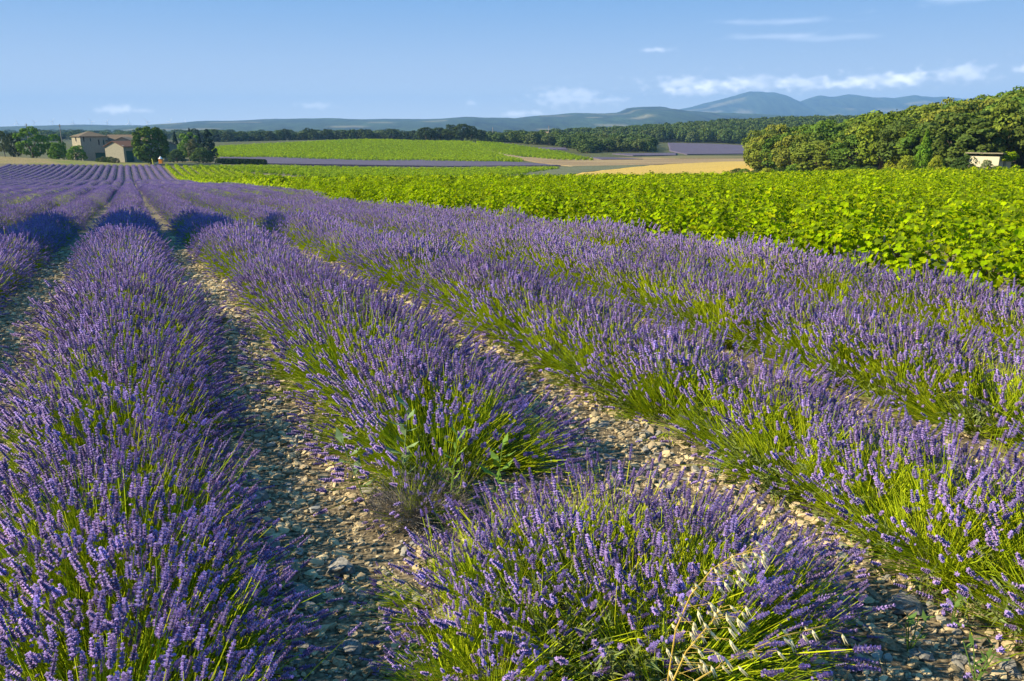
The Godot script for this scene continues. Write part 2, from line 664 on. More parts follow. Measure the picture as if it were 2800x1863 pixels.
func lone_spikes(t: Node3D, base: Vector3, d: float, s0: float, count: int, wild: Dictionary, wide: float) -> void:   # the flower spikes that show largest, each on its own
	for i in count:
		var s := s0 + pow(r(0, 1), 1.4) * 4.5
		var c := on_row(s, d)
		var up := r(0.2, 1.0)
		var a := r(0, TAU)
		var flat := sqrt(1.0 - up * up)
		var dir := Vector3(cos(a) * flat, up, sin(a) * flat)
		var o := part("flower_spike", wild.single[i % wild.single.size()], wild.plain, t)
		o.transform = stem_place(c - base, dir, wide * 1.03, 0.62, Vector3.ZERO)


func vine_end(x: float, z: float) -> bool:
	var far := interp([-0.46, -0.40, -0.36, -0.27, -0.15, 0.0, 0.29, 0.5, 0.66], [262.0, 256.0, 250.0, 212.0, 180.0, 160.0, 136.0, 124.0, 108.0], x / -z)
	return -z > far or (z < -100.0 and x > 69.0 - (-z - 112.0) * 0.148)


func vine_row(j: int, d: float, s0: float, s1: float, vine: Dictionary) -> void:
	var base := on_row(s0, d)
	var sets := {"near": [], "mid": [], "far": []}
	var tints := {"near": PackedColorArray(), "mid": PackedColorArray(), "far": PackedColorArray()}
	var s := s0
	var trunks := []
	var next := s0
	var end := s0
	while s < s1:
		var c := on_row(s, d)
		if c.z < -20.0 and vine_end(c.x, c.z):
			break
		end = s
		var dist := Vector2(c.x, c.z).length()
		var key := "near" if dist < 24.0 else "mid" if dist < 62.0 else "far"
		var lump := 1.0 + 0.45 * relief.get_noise_2d(s * 45.0, d * 40.0) + 0.3 * cos((s - s0) * TAU / 1.15 + d) * (1.0 if dist < 60.0 else 0.3)
		var side := r(-1, 1)
		var up := r(0.0, 1.0)
		var p := c + Vector3(-RZ, 0, RX) * side * (0.24 if key == "far" else 0.42) * lump + Vector3(0, 0.26 + up * 0.66 * lump * (1.0 - 0.25 * side * side), 0)
		if up > 0.8 and r(0, 1) < 0.2:
			p.y += r(0.05, 0.22)
		sets[key].push_back(Transform3D(Basis(Vector3.UP, r(-0.5, 0.5)).scaled_local(Vector3.ONE * r(0.8, 1.15)), p - base))
		tints[key].push_back(tone(0.15, 0.05) * (1.0 if patchy.get_noise_2d(c.x * 3.0, c.z * 3.0) < 0.25 else 0.85))
		if j < 2 and s > next and dist < 26.0:
			trunks.push_back(s)
			next = s + 1.15
		s += {"near": 0.032, "mid": 0.1, "far": 0.3}[key]
	if end - s0 < 2.0:
		return
	var where := "%s row of grape vines counted from the lavender" % ordinal(j)
	if j == 0:
		where = "nearest row of leafy grape vines, right beside the lavender, bare trunks showing"
	var t := thing("vine_row", where, "vine row", base, 0.0, "rows of the near vineyard")
	for key in ["near", "mid", "far"]:
		var pool: Array = sets[key]
		var models: Array = vine[key]
		for m in models.size():
			var some := []
			var color := PackedColorArray()
			for i in range(m, pool.size(), models.size()):
				some.push_back(pool[i])
				color.push_back(tints[key][i])
			if some.size():
				many("foliage", models[m], vine.leaf, some, color, t)
	for q in trunks:
		var o := part("trunk", vine.trunks[int(q * 7.0) % vine.trunks.size()], vine.bark, t)
		o.transform = Transform3D(Basis(Vector3.UP, q * 2.3), on_row(q, d) - base)
	if j == 0:
		for q in 5:
			part("stake", vine.stake, vine.bark, t).position = on_row(7.2 + q * 5.6, d - 0.12) - base
		for i in 290:
			var q := 5.2 + pow(r(0, 1), 1.3) * 13.0
			var up := r(0.12, 1.0)
			var p := on_row(q, d) + Vector3(-RZ, 0, RX) * (-0.56 + 0.25 * up) * r(0.9, 1.1) + Vector3(0, 0.25 + up * 0.8, 0)
			var o := part("leaf", vine.single[i % vine.single.size()], vine.leaf, t)
			o.transform = Transform3D(Basis.from_euler(Vector3(r(-0.5, 0.5), r(-0.9, 0.9), r(-0.5, 0.5))).scaled_local(Vector3.ONE * r(0.75, 1.2)), p - base)


func far_crop(called: String, poly: Array, way: Vector2, gap: float, step: float, models: Array, material: Material, lift: float, size: float, label: String, category: String) -> void:   # a distant crop whose rows cannot be told apart: one mass
	var some := []
	var color := PackedColorArray()
	var across := Vector2(-way.y, way.x)
	var lo := Vector2(INF, INF)
	var hi := Vector2(-INF, -INF)
	for p in poly:
		var q := Vector2(p.dot(way), p.dot(across))
		lo = lo.min(q)
		hi = hi.max(q)
	var packed := PackedVector2Array(poly)
	var b := lo.y + gap * 0.5
	while b < hi.y:
		var a := lo.x
		while a < hi.x:
			var q := way * (a + r(-0.4, 0.4) * step) + across * (b + r(-0.16, 0.16))
			a += step
			if not Geometry2D.is_point_in_polygon(q, packed):
				continue
			some.push_back(Transform3D(Basis(Vector3.UP, r(-0.6, 0.6)).scaled_local(Vector3.ONE * size * r(0.8, 1.2)), Vector3(q.x, ground_y(q.x, q.y) + lift * r(0.75, 1.2), q.y)))
			color.push_back(tone(0.22, 0.06) * 1.2)
		b += gap
	var half := [[], []]
	var tint := [PackedColorArray(), PackedColorArray()]
	for i in some.size():
		half[i % 2].push_back(some[i])
		tint[i % 2].push_back(color[i])
	var o := many(called, models[0], material, half[0], tint[0])
	tag(o, label, category)
	many(called + "_foliage", models[1 % models.size()], material, half[1], tint[1], o)


func stony_path(d: float, s0: float, s1: float, wide: float, singles: int, rocks: Dictionary, per_m: float) -> void:
	var v := PackedVector3Array()
	var c := PackedColorArray()
	var nx := 13
	var nz := int((s1 - s0) / 0.12)
	for j in nz:
		for i in nx:
			var p := on_row(lerpf(s0, s1, float(j) / (nz - 1)), d + wide * (float(i) / (nx - 1) - 0.5))
			var rim := i == 0 or i == nx - 1 or j == 0 or j == nz - 1
			p.y += -0.02 if rim else 0.02 + 0.012 * relief.get_noise_2d(p.x * 90.0, p.z * 90.0)
			v.push_back(p)
			c.push_back(Color(0.26, 0.20, 0.12) * (1.0 + 0.25 * patchy.get_noise_2d(p.x * 60.0, p.z * 60.0)))
	var path := structure("path", knit(v, c, nx, nz), rocks.soil)
	var list := []
	var s := s0 + 0.1
	while s < s1:
		var p := on_row(s, d + wide * 0.48 * r(-1, 1))
		var dist := p.distance_to(Vector3(0, 2, 0))
		var size := (0.011 + 0.050 * pow(r(0, 1), 3.8)) * (1.0 + dist * 0.035)
		if r(0, 1) < 0.02:
			size *= 1.6
		p.y += 0.02 + 0.012 * relief.get_noise_2d(p.x * 90.0, p.z * 90.0) + size * r(-0.02, 0.16)
		list.push_back([size / dist, Transform3D(Basis.from_euler(Vector3(r(-0.4, 0.4), r(0, TAU), r(-0.4, 0.4))).scaled_local(Vector3(r(0.8, 1.5), r(0.7, 1.2), r(0.8, 1.2)) * size), p)])
		s += 1.0 / (per_m * clampf(1.3 - dist * 0.045, 0.22, 1.0))
	list.sort_custom(func(a, b): return a[0] > b[0])
	var some := [[], [], []]
	var tint := [PackedColorArray(), PackedColorArray(), PackedColorArray()]
	for i in list.size():
		if i < singles:
			var o := part("stone", rocks.shapes[i % rocks.shapes.size()], rocks.kinds[(i * 7) % rocks.kinds.size()], path)
			o.transform = list[i][1]
		else:
			some[i % 3].push_back(list[i][1])
			var q := r(0, 1)
			tint[i % 3].push_back((Color(0.48, 0.375, 0.215) if q < 0.5 else Color(0.36, 0.28, 0.17) if q < 0.82 else Color(0.26, 0.24, 0.205)) * r(0.75, 1.2))
	for m in 3:
		many("gravel", rocks.shapes[m], rocks.loose, some[m], tint[m], path)


# ------------------------------------------------------------------ the scene
func _ready() -> void:
	rng.seed = 20240607
	relief.seed = 5
	relief.frequency = 0.02
	relief.fractal_octaves = 3
	patchy.seed = 11
	patchy.frequency = 0.05
	patchy.fractal_octaves = 4

	# camera
	var cam := Camera3D.new()
	cam.name = "camera"
	add_child(cam)
	cam.position = Vector3(0, 2.0, 0)
	cam.rotation_degrees = Vector3(-14.8, 0, 0)
	cam.fov = 46.25
	cam.near = 0.05
	cam.far = 40000.0
	cam.current = true

	# sky, haze and exposure
	var sky := ProceduralSkyMaterial.new()
	sky.sky_top_color = Color(0.03, 0.15, 0.345).linear_to_srgb()
	sky.sky_horizon_color = Color(0.43, 0.455, 0.475).linear_to_srgb()
	sky.sky_curve = 0.06
	sky.ground_bottom_color = Color(0.12, 0.11, 0.07).linear_to_srgb()
	sky.ground_horizon_color = Color(0.45, 0.55, 0.7).linear_to_srgb()
	sky.sun_angle_max = 1.0
	sky.sky_cover = clouds()
	var env := Environment.new()
	env.background_mode = Environment.BG_SKY
	env.sky = Sky.new()
	env.sky.sky_material = sky
	env.tonemap_mode = Environment.TONE_MAPPER_LINEAR
	env.tonemap_exposure = 2.25
	env.sdfgi_enabled = true
	env.ssao_enabled = true
	env.ssil_enabled = true
	env.fog_enabled = true
	env.fog_density = 0.00011
	env.fog_light_color = Color(0.27, 0.54, 1.0).linear_to_srgb()
	var around := WorldEnvironment.new()
	around.name = "surroundings"
	around.environment = env
	add_child(around)

	# low evening sun from the left, a little behind the viewer
	var sun := DirectionalLight3D.new()
	sun.name = "sun"
	sun.light_energy = 1.6
	sun.light_color = Color(1.0, 0.88, 0.62).linear_to_srgb()
	sun.light_angular_distance = 0.5
	sun.shadow_enabled = true
	add_child(sun)
	var el := deg_to_rad(32.0)
	var az := deg_to_rad(83.0)   # where the light goes, clockwise from straight ahead
	sun.look_at_from_position(Vector3.ZERO, Vector3(sin(az) * cos(el), -sin(el), -cos(az) * cos(el)))

	land()
	lavender()
	vineyards()
	trees()
	farm()
	foreground()


func clouds() -> ImageTexture:   # white clouds low over the hills and thin streaks higher up; the rest of the horizon carries alike ones
	var w := 4096
	var im := Image.create(w, w / 2, false, Image.FORMAT_RGBA8)
	im.fill(Color(1, 1, 1, 0))
	var n := FastNoiseLite.new()
	n.seed = 3
	n.frequency = 0.55
	n.fractal_octaves = 5
	var list := [[-25.44, 1.2, 1.1, 0.27, 1.1], [-24.1, 1.15, 0.9, 0.14, 0.6], [-13.15, 1.55, 1.2, 0.2, 0.55], [3.96, 2.1, 2.3, 0.62, 0.8], [11.8, 2.95, 2.2, 0.45, 0.9], [12.2, 2.45, 1.5, 0.3, 1.0], [14.2, 2.8, 2.0, 0.4, 0.6],
		[16.2, 2.9, 1.9, 0.5, 0.7], [19.3, 2.85, 1.6, 0.4, 0.95], [22.0, 2.85, 1.4, 0.35, 0.9], [23.9, 2.95, 2.2, 0.42, 1.0], [25.4, 3.05, 1.0, 0.36, 1.1], [28.3, 3.25, 1.5, 0.45, 0.9], [31.6, 3.4, 0.6, 0.3, 0.9],
		[9.46, 5.16, 0.9, 0.14, 0.8], [17.3, 6.7, 3.2, 0.2, 0.35], [16.5, 5.8, 2.6, 0.16, 0.3], [20.8, 5.6, 2.8, 0.2, 0.25], [27.8, 7.45, 2.3, 0.26, 0.45], [0.35, 1.05, 0.8, 0.22, 0.8], [1.7, 1.1, 0.45, 0.16, 0.8], [-2.8, 1.8, 0.35, 0.16, 0.5], [7.1, 2.0, 0.6, 0.16, 0.7]]
	var q := RandomNumberGenerator.new()
	q.seed = 77
	for i in 60:   # outside the picture, all round
		var at := q.randf_range(36.0, 322.0)
		list.push_back([at, q.randf_range(1.2, 3.4), q.randf_range(0.6, 2.4), q.randf_range(0.2, 0.5), q.randf_range(0.5, 1.0)])
	for c in list:
		var x0 := int((c[0] - c[2] * 2.2) / 360.0 * w)
		var x1 := int((c[0] + c[2] * 2.2) / 360.0 * w)
		var y0 := int((90.0 - c[1] - c[3] * 2.4) / 360.0 * w)
		var y1 := int((90.0 - c[1] + c[3] * 2.4) / 360.0 * w)
		for y in range(y0, y1 + 1):
			for x in range(x0, x1 + 1):
				var a := (x + 0.5) / w * 360.0
				var e := 90.0 - (y + 0.5) / w * 360.0
				var u: float = (a - c[0]) / c[2]
				var v: float = (e - c[1]) / c[3]
				if v < 0.0:
					v *= 1.25
				var stretch := 0.3 if c[3] / c[2] < 0.12 else 1.0
				var k: float = exp(-0.7 * (u * u + v * v)) * 1.25 + 0.75 * n.get_noise_2d(a * stretch * 1.6, e * 3.2)
				var alpha: float = smoothstep(0.25, 1.3, k) * c[4] * 0.27
				if alpha > 0.004:
					var px := posmod(x, w)
					var old := im.get_pixel(px, y)
					im.set_pixel(px, y, Color(1.0, 0.95, 0.9, minf(0.6, old.a + alpha * (1.0 - old.a))))
	return ImageTexture.create_from_image(im)


func land() -> void:
	var xs := PackedFloat32Array()
	var zs := PackedFloat32Array()
	for i in range(-250, 251):
		xs.push_back(spread(i, 250, 7000.0, 14.0))
	for i in range(-70, 250):
		zs.push_back(-spread(i, 250, 7000.0, 14.0) if i > 0 else -spread(i, 70, 400.0, 14.0))
	var soil := surface(Color(1, 1, 1))
	soil.albedo_texture = speckle(0.02, 0.62, 21)
	soil.uv1_triplanar = true
	soil.uv1_world_triplanar = true
	soil.uv1_scale = Vector3(0.45, 0.45, 0.45)
	structure("ground", sheet_mesh(xs, zs, ground_y, func(p: Vector3) -> Color:
		var k := 1.0 + 0.25 * patchy.get_noise_2d(p.x, p.z)
		var dry := Color(0.30, 0.245, 0.155)
		var green := Color(0.115, 0.125, 0.045)
		return dry.lerp(green, smoothstep(160.0, 420.0, -p.z)) * k), soil)

	# fields beyond the vineyard
	var grain := surface(Color(1, 1, 1))
	grain.albedo_texture = speckle(0.05, 0.72, 31)
	grain.uv1_triplanar = true
	grain.uv1_world_triplanar = true
	grain.uv1_scale = Vector3(0.06, 0.06, 0.06)
	field("wheat_field", outline([7.8, -204, 22, -243, 51, -291, 83, -320, 102, -324, 76, -215, 64, -186, 40, -186]), 0.6, grain, func(p: Vector3) -> Color:
		return Color(0.64, 0.44, 0.10) * (1.0 + 0.10 * patchy.get_noise_2d(p.x * 0.5, p.z * 2.0)), 60, 60)
	field("stubble_field", outline([-5, -425, 5.5, -377, 23, -374, 37, -369, 61, -380, 125, -382, 118, -318, 102, -324, 88, -340, 54, -307, 22, -297, 12, -322, 5, -355]), 0.16, grain, func(p: Vector3) -> Color:
		return Color(0.42, 0.31, 0.15).lerp(Color(0.30, 0.20, 0.11), clampf(0.5 + 1.2 * patchy.get_noise_2d(p.x * 0.4, p.z * 2.5), 0.0, 1.0)), 60, 40)
	field("meadow", outline([60, -383, 75, -372, 125, -374, 128, -400, 80, -402]), 0.26, grain, func(p: Vector3) -> Color:
		return Color(0.15, 0.15, 0.05).lerp(Color(0.30, 0.24, 0.11), clampf(0.4 + patchy.get_noise_2d(p.x * 0.3, p.z * 2.0), 0.0, 1.0)), 20, 20)
	field("young_crop", outline([-16, -218, 20, -293, 53, -301, 23, -251, 8, -217]), 0.3, grain, func(p: Vector3) -> Color:
		return Color(0.16, 0.17, 0.09) * (1.0 + 0.2 * patchy.get_noise_2d(p.x, p.z * 2.0)), 40, 40)
	field("dirt_track", outline([-30, -519, -26, -519, 7, -377, 2, -366]), 0.14, grain, func(p: Vector3) -> Color: return Color(0.42, 0.33, 0.2), 40, 3)
	field("grass_verge", outline([-137, -271, -112, -266, -104, -275, -110, -292, -165, -296, -215, -296, -215, -272]), 0.14, grain, func(p: Vector3) -> Color:
		return Color(0.19, 0.22, 0.05).lerp(Color(0.31, 0.25, 0.115), clampf(0.2 + 1.4 * patchy.get_noise_2d(p.x * 2.0, p.z * 4.0) + smoothstep(-150.0, -166.0, p.x), 0.0, 1.0)), 40, 60)
	var mauve := func(p: Vector3) -> Color: return Color(0.13, 0.11, 0.165) * (1.0 + 0.2 * patchy.get_noise_2d(p.x * 2.0, p.z * 4.0))
	for poly in [[-128, -358, -83, -353, -41, -361, -14, -346, 12, -315, 18, -298, 0, -300, -25, -293, -62, -299, -85, -293, -102, -286], [14, -469, 31, -475, 31, -453, 20, -454], [36, -378, 47, -377, 58, -361, 39, -358], [51, -418, 87, -433, 81, -403, 59, -400],
			[127, -670, 154, -641, 190, -560, 150, -438, 89, -416, 88, -458]]:
		field("lavender_patch", outline(poly), 0.4, grain, mauve, 60, 60)

	# far hills, forested
	var woods := surface(Color(1, 1, 1))
	woods.albedo_texture = speckle(0.03, 0.6, 41)
	woods.uv1_triplanar = true
	woods.uv1_world_triplanar = true
	woods.uv1_scale = Vector3(0.004, 0.012, 0.004)
	range_of_hills("hills", 5200.0, 2600.0, [-300, 0, 100, 213, 249, 299, 335, 365, 393, 440, 500, 648, 762, 860, 1019, 1076, 1120, 1186, 1237, 1300, 1380, 1420, 1440, 1470, 1517, 1546, 1600, 1760, 1900, 2100, 2700], [300, 298, 292, 288.5, 289, 292.5, 289.7, 292, 294.8, 288, 281, 277, 276, 278, 277.6, 271.9, 273.5, 274.6, 268.4, 267, 265.5, 262, 252, 250.5, 251, 257.5, 262, 268, 272, 272, 275], woods, Color(0.045, 0.075, 0.035))
	range_of_hills("mountain", 9000.0, 3000.0, [1300, 1420, 1500, 1560, 1600, 1637, 1680, 1700, 1717, 1735, 1768, 1795, 1823, 1845, 1869, 1900, 1935, 1980, 2032, 2050, 2075, 2092, 2200, 2500], [300, 282, 266, 256, 247, 237, 227, 220.5, 216, 219, 222.6, 228, 240.5, 235, 229, 228.5, 226, 230, 236, 232, 226.8, 229, 232, 240], woods, Color(0.05, 0.075, 0.04))
	var tower := wind_turbine()
	var spots := [41, 81, 123, 171, 213, 249, 299, 341, 393, 429]
	for i in spots.size():
		var o: Node3D = tower if i == 0 else tower.duplicate()
		if i:
			o.name = numbered("wind_turbine")
			add_child(o)
		var x: float = (spots[i] - 1178.5) / 1899.0 * 5500.0
		o.position = Vector3(x, 2.0 + (300.0 - 283.5 + (1.5 if i % 3 else -1.0)) / 1899.0 * 5500.0 - 62.0, -5500.0)
		o.get_node("rotor").rotation.z = i * 0.7
		var label := "white wind turbine on the far ridge, %s from the left" % ordinal(i)
		tag(o, label, "wind turbine", "wind turbines along the far ridge")


func range_of_hills(called: String, away: float, deep: float, px: Array, py: Array, material: Material, base: Color) -> void:   # a crest line at its true distance with slopes before and behind it
	var v := PackedVector3Array()
	var c := PackedColorArray()
	var nx := 260
	var nz := 26
	for j in nz:
		var t := float(j) / (nz - 1)                 # 0 at the foot, 0.75 at the crest
		for i in nx:
			var u := lerpf(px[0], px[-1], float(i) / (nx - 1))
			var z := away - deep + t / 0.75 * deep
			var crest: float = 2.0 + (300.0 - interp(px, py, u)) / 1899.0 * away
			var x := (u - 1178.5) / 1899.0 * away * lerpf(0.8, 1.0, minf(1.0, t / 0.75))
			var k := sin(minf(t / 0.75, 1.0) * PI * 0.5) if t <= 0.75 else 1.0 - (t - 0.75) * 1.6
			k = pow(maxf(k, 0.0), 1.6)
			var g := relief.get_noise_2d(x * 0.06, z * 0.06)
			var y := lerpf(-14.0, crest, k) * (1.0 + (0.16 * g if t < 0.7 else 0.0)) + (patchy.get_noise_2d(x * 0.2, z) * 2.0)
			v.push_back(Vector3(x, y, -z))
			var q := patchy.get_noise_2d(x * 0.02, z * 0.05)
			var open := smoothstep(0.34, 0.42, q) * (1.0 - smoothstep(0.45, 0.7, t))
			c.push_back((base * maxf(0.25, 1.0 + 0.7 * g + 1.1 * patchy.get_noise_2d(x * 0.35, z * 0.8))).lerp(Color(0.34, 0.3, 0.18), open * 0.8))
	structure(called, knit(v, c, nx, nz), material)


func wind_turbine() -> Node3D:
	var white := surface(Color(0.75, 0.75, 0.75), 0.6)
	var t := thing("wind_turbine", "", "")
	var st := Shape.new()
	st.tube(Vector3(0, -40, 0), Vector3(0, 62, 0), 2.4, 1.5, 8, Color.WHITE)
	part("tower", st.done(), white, t)
	st = Shape.new()
	st.box(Vector3(0, 62, 1), Vector3(3, 3, 8), Color.WHITE)
	part("nacelle", st.done(), white, t)
	var rotor := Node3D.new()
	rotor.name = "rotor"
	t.add_child(rotor)
	rotor.position = Vector3(0, 62, 5.5)
	for i in 3:
		st = Shape.new()
		var a := TAU * i / 3.0
		var dir := Vector3(sin(a), cos(a), 0)
		st.tube(dir, dir * 10.0, 1.1, 1.5, 4, Color.WHITE)
		st.tube(dir * 10.0, dir * 30.0, 1.5, 0.3, 4, Color.WHITE)
		part("blade", st.done(), white, rotor)
	return t


func lavender() -> void:
	var wild := {"near": [], "green": [], "mid": [], "green_mid": [], "far": [], "leaf": [], "single": []}
	for i in 6:
		wild.near.push_back(lavender_tuft(10, 18, 0, 0.07, 0.22))
		wild.green.push_back(lavender_tuft(2, 26, 0, 0.07, 0.22))
		wild.mid.push_back(lavender_tuft(16, 10, 1, 0.1, 0.3))
		wild.green_mid.push_back(lavender_tuft(4, 24, 1, 0.1, 0.3))
		wild.single.push_back(lavender_tuft(1, 0, 0, 0.01, 0.05))
	for i in 4:
		wild.far.push_back(lavender_tuft(15, 3, 2, 0.2, 0.5))
		wild.leaf.push_back(leafy_tuft())
	wild.plain = surface(Color(1, 1, 1), 0.85, Color(0.7, 0.7, 0.7), true, 0.25)
	var names := {0: "lavender row left of the central stony path, filling the lower left corner", 1: "lavender row right of the central stony path, beginning behind the weeds", 2: "lavender row on the far side of the second stony path, green flanked",
		3: "second lavender row from the near vines, partly hidden", 4: "last lavender row before the near vines", 5: "short far lavender row beside the dirt strip, ending at the farm", -1: "lavender row left of the left-hand stony path, half in tree shade"}
	for i in range(-19, 6):
		var d := -0.25 + 1.85 * i
		var s0 := 0.4
		if i < 0:
			s0 = maxf(2.0, (-d - 1.4) / 0.42)
		elif i == 1:
			s0 = 4.0
		elif i == 5:
			s0 = 40.0
		var label: String = names.get(i, "%s lavender row to the left of the central stony path, running to the farm" % ordinal(-i))
		lavender_row(d, s0, (269.0 - 0.426 * d) / 0.905 + r(-1.2, 1.2), label, wild, {0: 290, 1: 200, 2: 240}.get(i, 0), {0: 0.86, 1: 0.86, 2: 0.78, 3: 0.74, 4: 0.72}.get(i, 0.68))

	# the lone bush in front, and the half dead one behind it
	var c := on_row(2.45, 1.62)
	var b := thing("lavender_bush", "lone lavender bush in front of the row, stems splayed to all sides", "lavender bush", c)
	bush_parts(b, 1.0, 350, 290, wild, 0.06)
	c = on_row(3.72, 1.2)
	b = thing("lavender_bush", "small half dead greyish lavender bush among the weeds, behind the lone bush", "lavender bush", c)
	var some := [[], PackedColorArray()]
	put_bush(Vector3.ZERO, 0.36, 0.3, 60, some, some, 1.0)
	scatter("dry_tuft", [dry_tuft(), dry_tuft()], wild.plain, some, b)
	some = [[], PackedColorArray()]
	put_bush(Vector3.ZERO, 0.42, 0.38, 9, some, some, 1.0)
	scatter("flower_tuft", [wild.near[1]], wild.plain, some, b)


func bush_parts(b: Node3D, k: float, n: int, single: int, wild: Dictionary, spill: float) -> void:
	var headed := [[], PackedColorArray()]
	var green := [[], PackedColorArray()]
	for m in [[0.0, 0.0, 0.8, 0.60], [0.34, 0.1, 0.72, 0.55], [-0.3, 0.12, 0.66, 0.5], [0.1, 0.36, 0.7, 0.5], [-0.05, -0.42, 0.62, 0.52], [0.5, -0.2, 0.55, 0.44], [-0.58, -0.05, 0.6, 0.46], [-0.35, -0.42, 0.52, 0.44], [-0.5, 0.4, 0.5, 0.4]]:
		put_bush(Vector3(m[0], 0, m[1]), m[2] * k, m[3] * k, n / 7, headed, green, 1.0, spill, 0.5, Vector3(0.16, 0, -0.05))
	for i in range(0, headed[0].size(), 3):   # fewer heads than in the rows
		green[0].push_back(headed[0][i])
		green[1].push_back(headed[1][i])
	headed[0] = headed[0].filter(func(x): return not green[0].has(x))
	scatter("flower_tuft", wild.near, wild.plain, headed, b)
	scatter("flower_tuft", wild.green, wild.plain, green, b)
	var low := [[], PackedColorArray()]
	for q in 130:
		var a := r(0, TAU)
		low[0].push_back(Transform3D(turned(bent(Vector3(cos(a), 0.9, sin(a)).normalized(), 0.3), r(0.9, 1.7)), Vector3(cos(a), 0, sin(a)) * r(0.05, 0.42) + Vector3(0, 0.04, 0)))
		low[1].push_back(tone(0.2, 0.05))
	scatter("leaf_tuft", wild.leaf, wild.plain, low, b)
	var st := Shape.new()
	for i in 14:
		var a := i * 0.45
		st.tube(Vector3.ZERO, Vector3(cos(a) * 0.25, 0.16, sin(a) * 0.25), 0.012, 0.005, 5, Color(0.12, 0.1, 0.07))
	part("woody_base", st.done(), wild.plain, b)
	for i in single:
		var up := r(0.12, 1.0)
		var a := r(0, TAU)
		var flat := sqrt(1.0 - up * up)
		var dir := Vector3(cos(a) * flat, up, sin(a) * flat)
		part("flower_spike", wild.single[i % 6], wild.plain, b).transform = stem_place(Vector3.ZERO, dir, 1.04 * k, 0.62 * k, Vector3(0.14, 0, -0.04))


func vineyards() -> void:
	var vine := {"near": [], "mid": [], "far": [], "single": [], "trunks": []}
	for i in 5:
		vine.near.push_back(vine_clump(20, 0.073, 0.22, true))
		var st := Shape.new()
		vine_leaf(st, Vector3.ZERO, bent(Vector3(-0.3, 0.6, 0.6).normalized(), 0.3), 0.07, Color(0.25, 0.375, 0.003) * tone(0.2, 0.05), true)
		vine.single.push_back(st.done())
	for i in 4:
		vine.mid.push_back(vine_clump(80, 0.09, 0.32, false))
		var st := Shape.new()
		var bark := Color(0.10, 0.08, 0.06)
		st.tube(Vector3(0, -0.05, 0), Vector3(0.03, 0.2, 0.02), 0.035, 0.028, 7, bark)
		st.tube(Vector3(0.03, 0.2, 0.02), Vector3(0.0, 0.42, 0.0), 0.028, 0.03, 7, bark)
		for q in 4:
			var a := q * 1.6 + i
			st.tube(Vector3(0, 0.4, 0), Vector3(cos(a) * 0.22, 0.62, sin(a) * 0.22), 0.02, 0.01, 5, bark)
		vine.trunks.push_back(st.done())
	for i in 3:
		vine.far.push_back(vine_clump(44, 0.24, 0.46, false))
	var st2 := Shape.new()
	st2.tube(Vector3(0, -0.1, 0), Vector3(0.02, 0.78, 0), 0.014, 0.012, 5, Color(0.3, 0.28, 0.26))
	vine.stake = st2.done()
	vine.leaf = surface(Color(1, 1, 1), 0.75, Color(0.9, 0.95, 0.3), true, 0.2)
	vine.bark = surface(Color(1, 1, 1), 0.9)
	for j in 52:
		var d := 8.75 + 2.4 * j
		vine_row(j, d, maxf(0.0, 0.36 * d - 4.5), 40.0 if j == 0 else 290.0, vine)
	var low := vine_clump(44, 0.3, 0.6, false)
	var low2 := vine_clump(44, 0.3, 0.6, false)
	far_crop("lower_vineyard", outline([-103, -256, -80, -275, -58, -279, -23, -271, 0, -277, 17, -278, 3, -242, -10, -213, -24, -199, -44, -218, -69, -239, -86, -245]), Vector2(0.97, -0.24), 2.3, 1.0, [low, low2], vine.leaf, 0.55, 1.0, "flat lower vineyard between the near vines and the mauve strip", "vineyard")
	far_crop("hill_vineyard", outline([-160, -440, -159, -455, -119, -490, -81, -530, -27, -525, 5, -340, -14, -333, -40, -344, -80, -340, -122, -342, -138, -374]), Vector2(0.98, 0.2), 2.6, 1.3, [low, low2], vine.leaf, 0.6, 1.25, "bright vineyard covering the low hill below the copse", "vineyard")
	far_crop("flank_vineyard", outline([-23, -533, -7, -508, 26, -430, 36, -350, 21, -354, -4, -408, -20, -475]), Vector2(0.25, -0.97), 3.0, 1.3, [low, low2], vine.leaf, 0.6, 1.2, "narrow striped vineyard right of the dirt track on the hill", "vineyard")


# ------------------------------------------------------------------ trees
var stock := {}


func tree(called: String, kind: String, color: Color, at: Vector3, high: float, wide: float, label: String, category := "tree", group := "", fine := true) -> Node3D:
	var key := "%s %s %s" % [kind, color, fine]
	if not stock.has(key):
		stock[key] = [crown_mesh(kind, (6500 if kind == "round" else 3600) if fine else 900, 0.42 if fine else 0.8, color), crown_mesh(kind, (6500 if kind == "round" else 3600) if fine else 900, 0.42 if fine else 0.8, color)]
	if not stock.has("trunk " + kind):
		stock["trunk " + kind] = trunk_mesh(kind)
	var t := thing(called, label, category, at, r(0, TAU), group)
	t.position.y = ground_y(at.x, at.z)
	var scale_ := Vector3(wide / 8.0, high / 10.0, wide / 8.0)
	part("trunk", stock["trunk " + kind], stock.bark, t).scale = scale_
	part("crown", stock[key][rng.randi() % 2], stock.leaf, t).scale = scale_
	return t


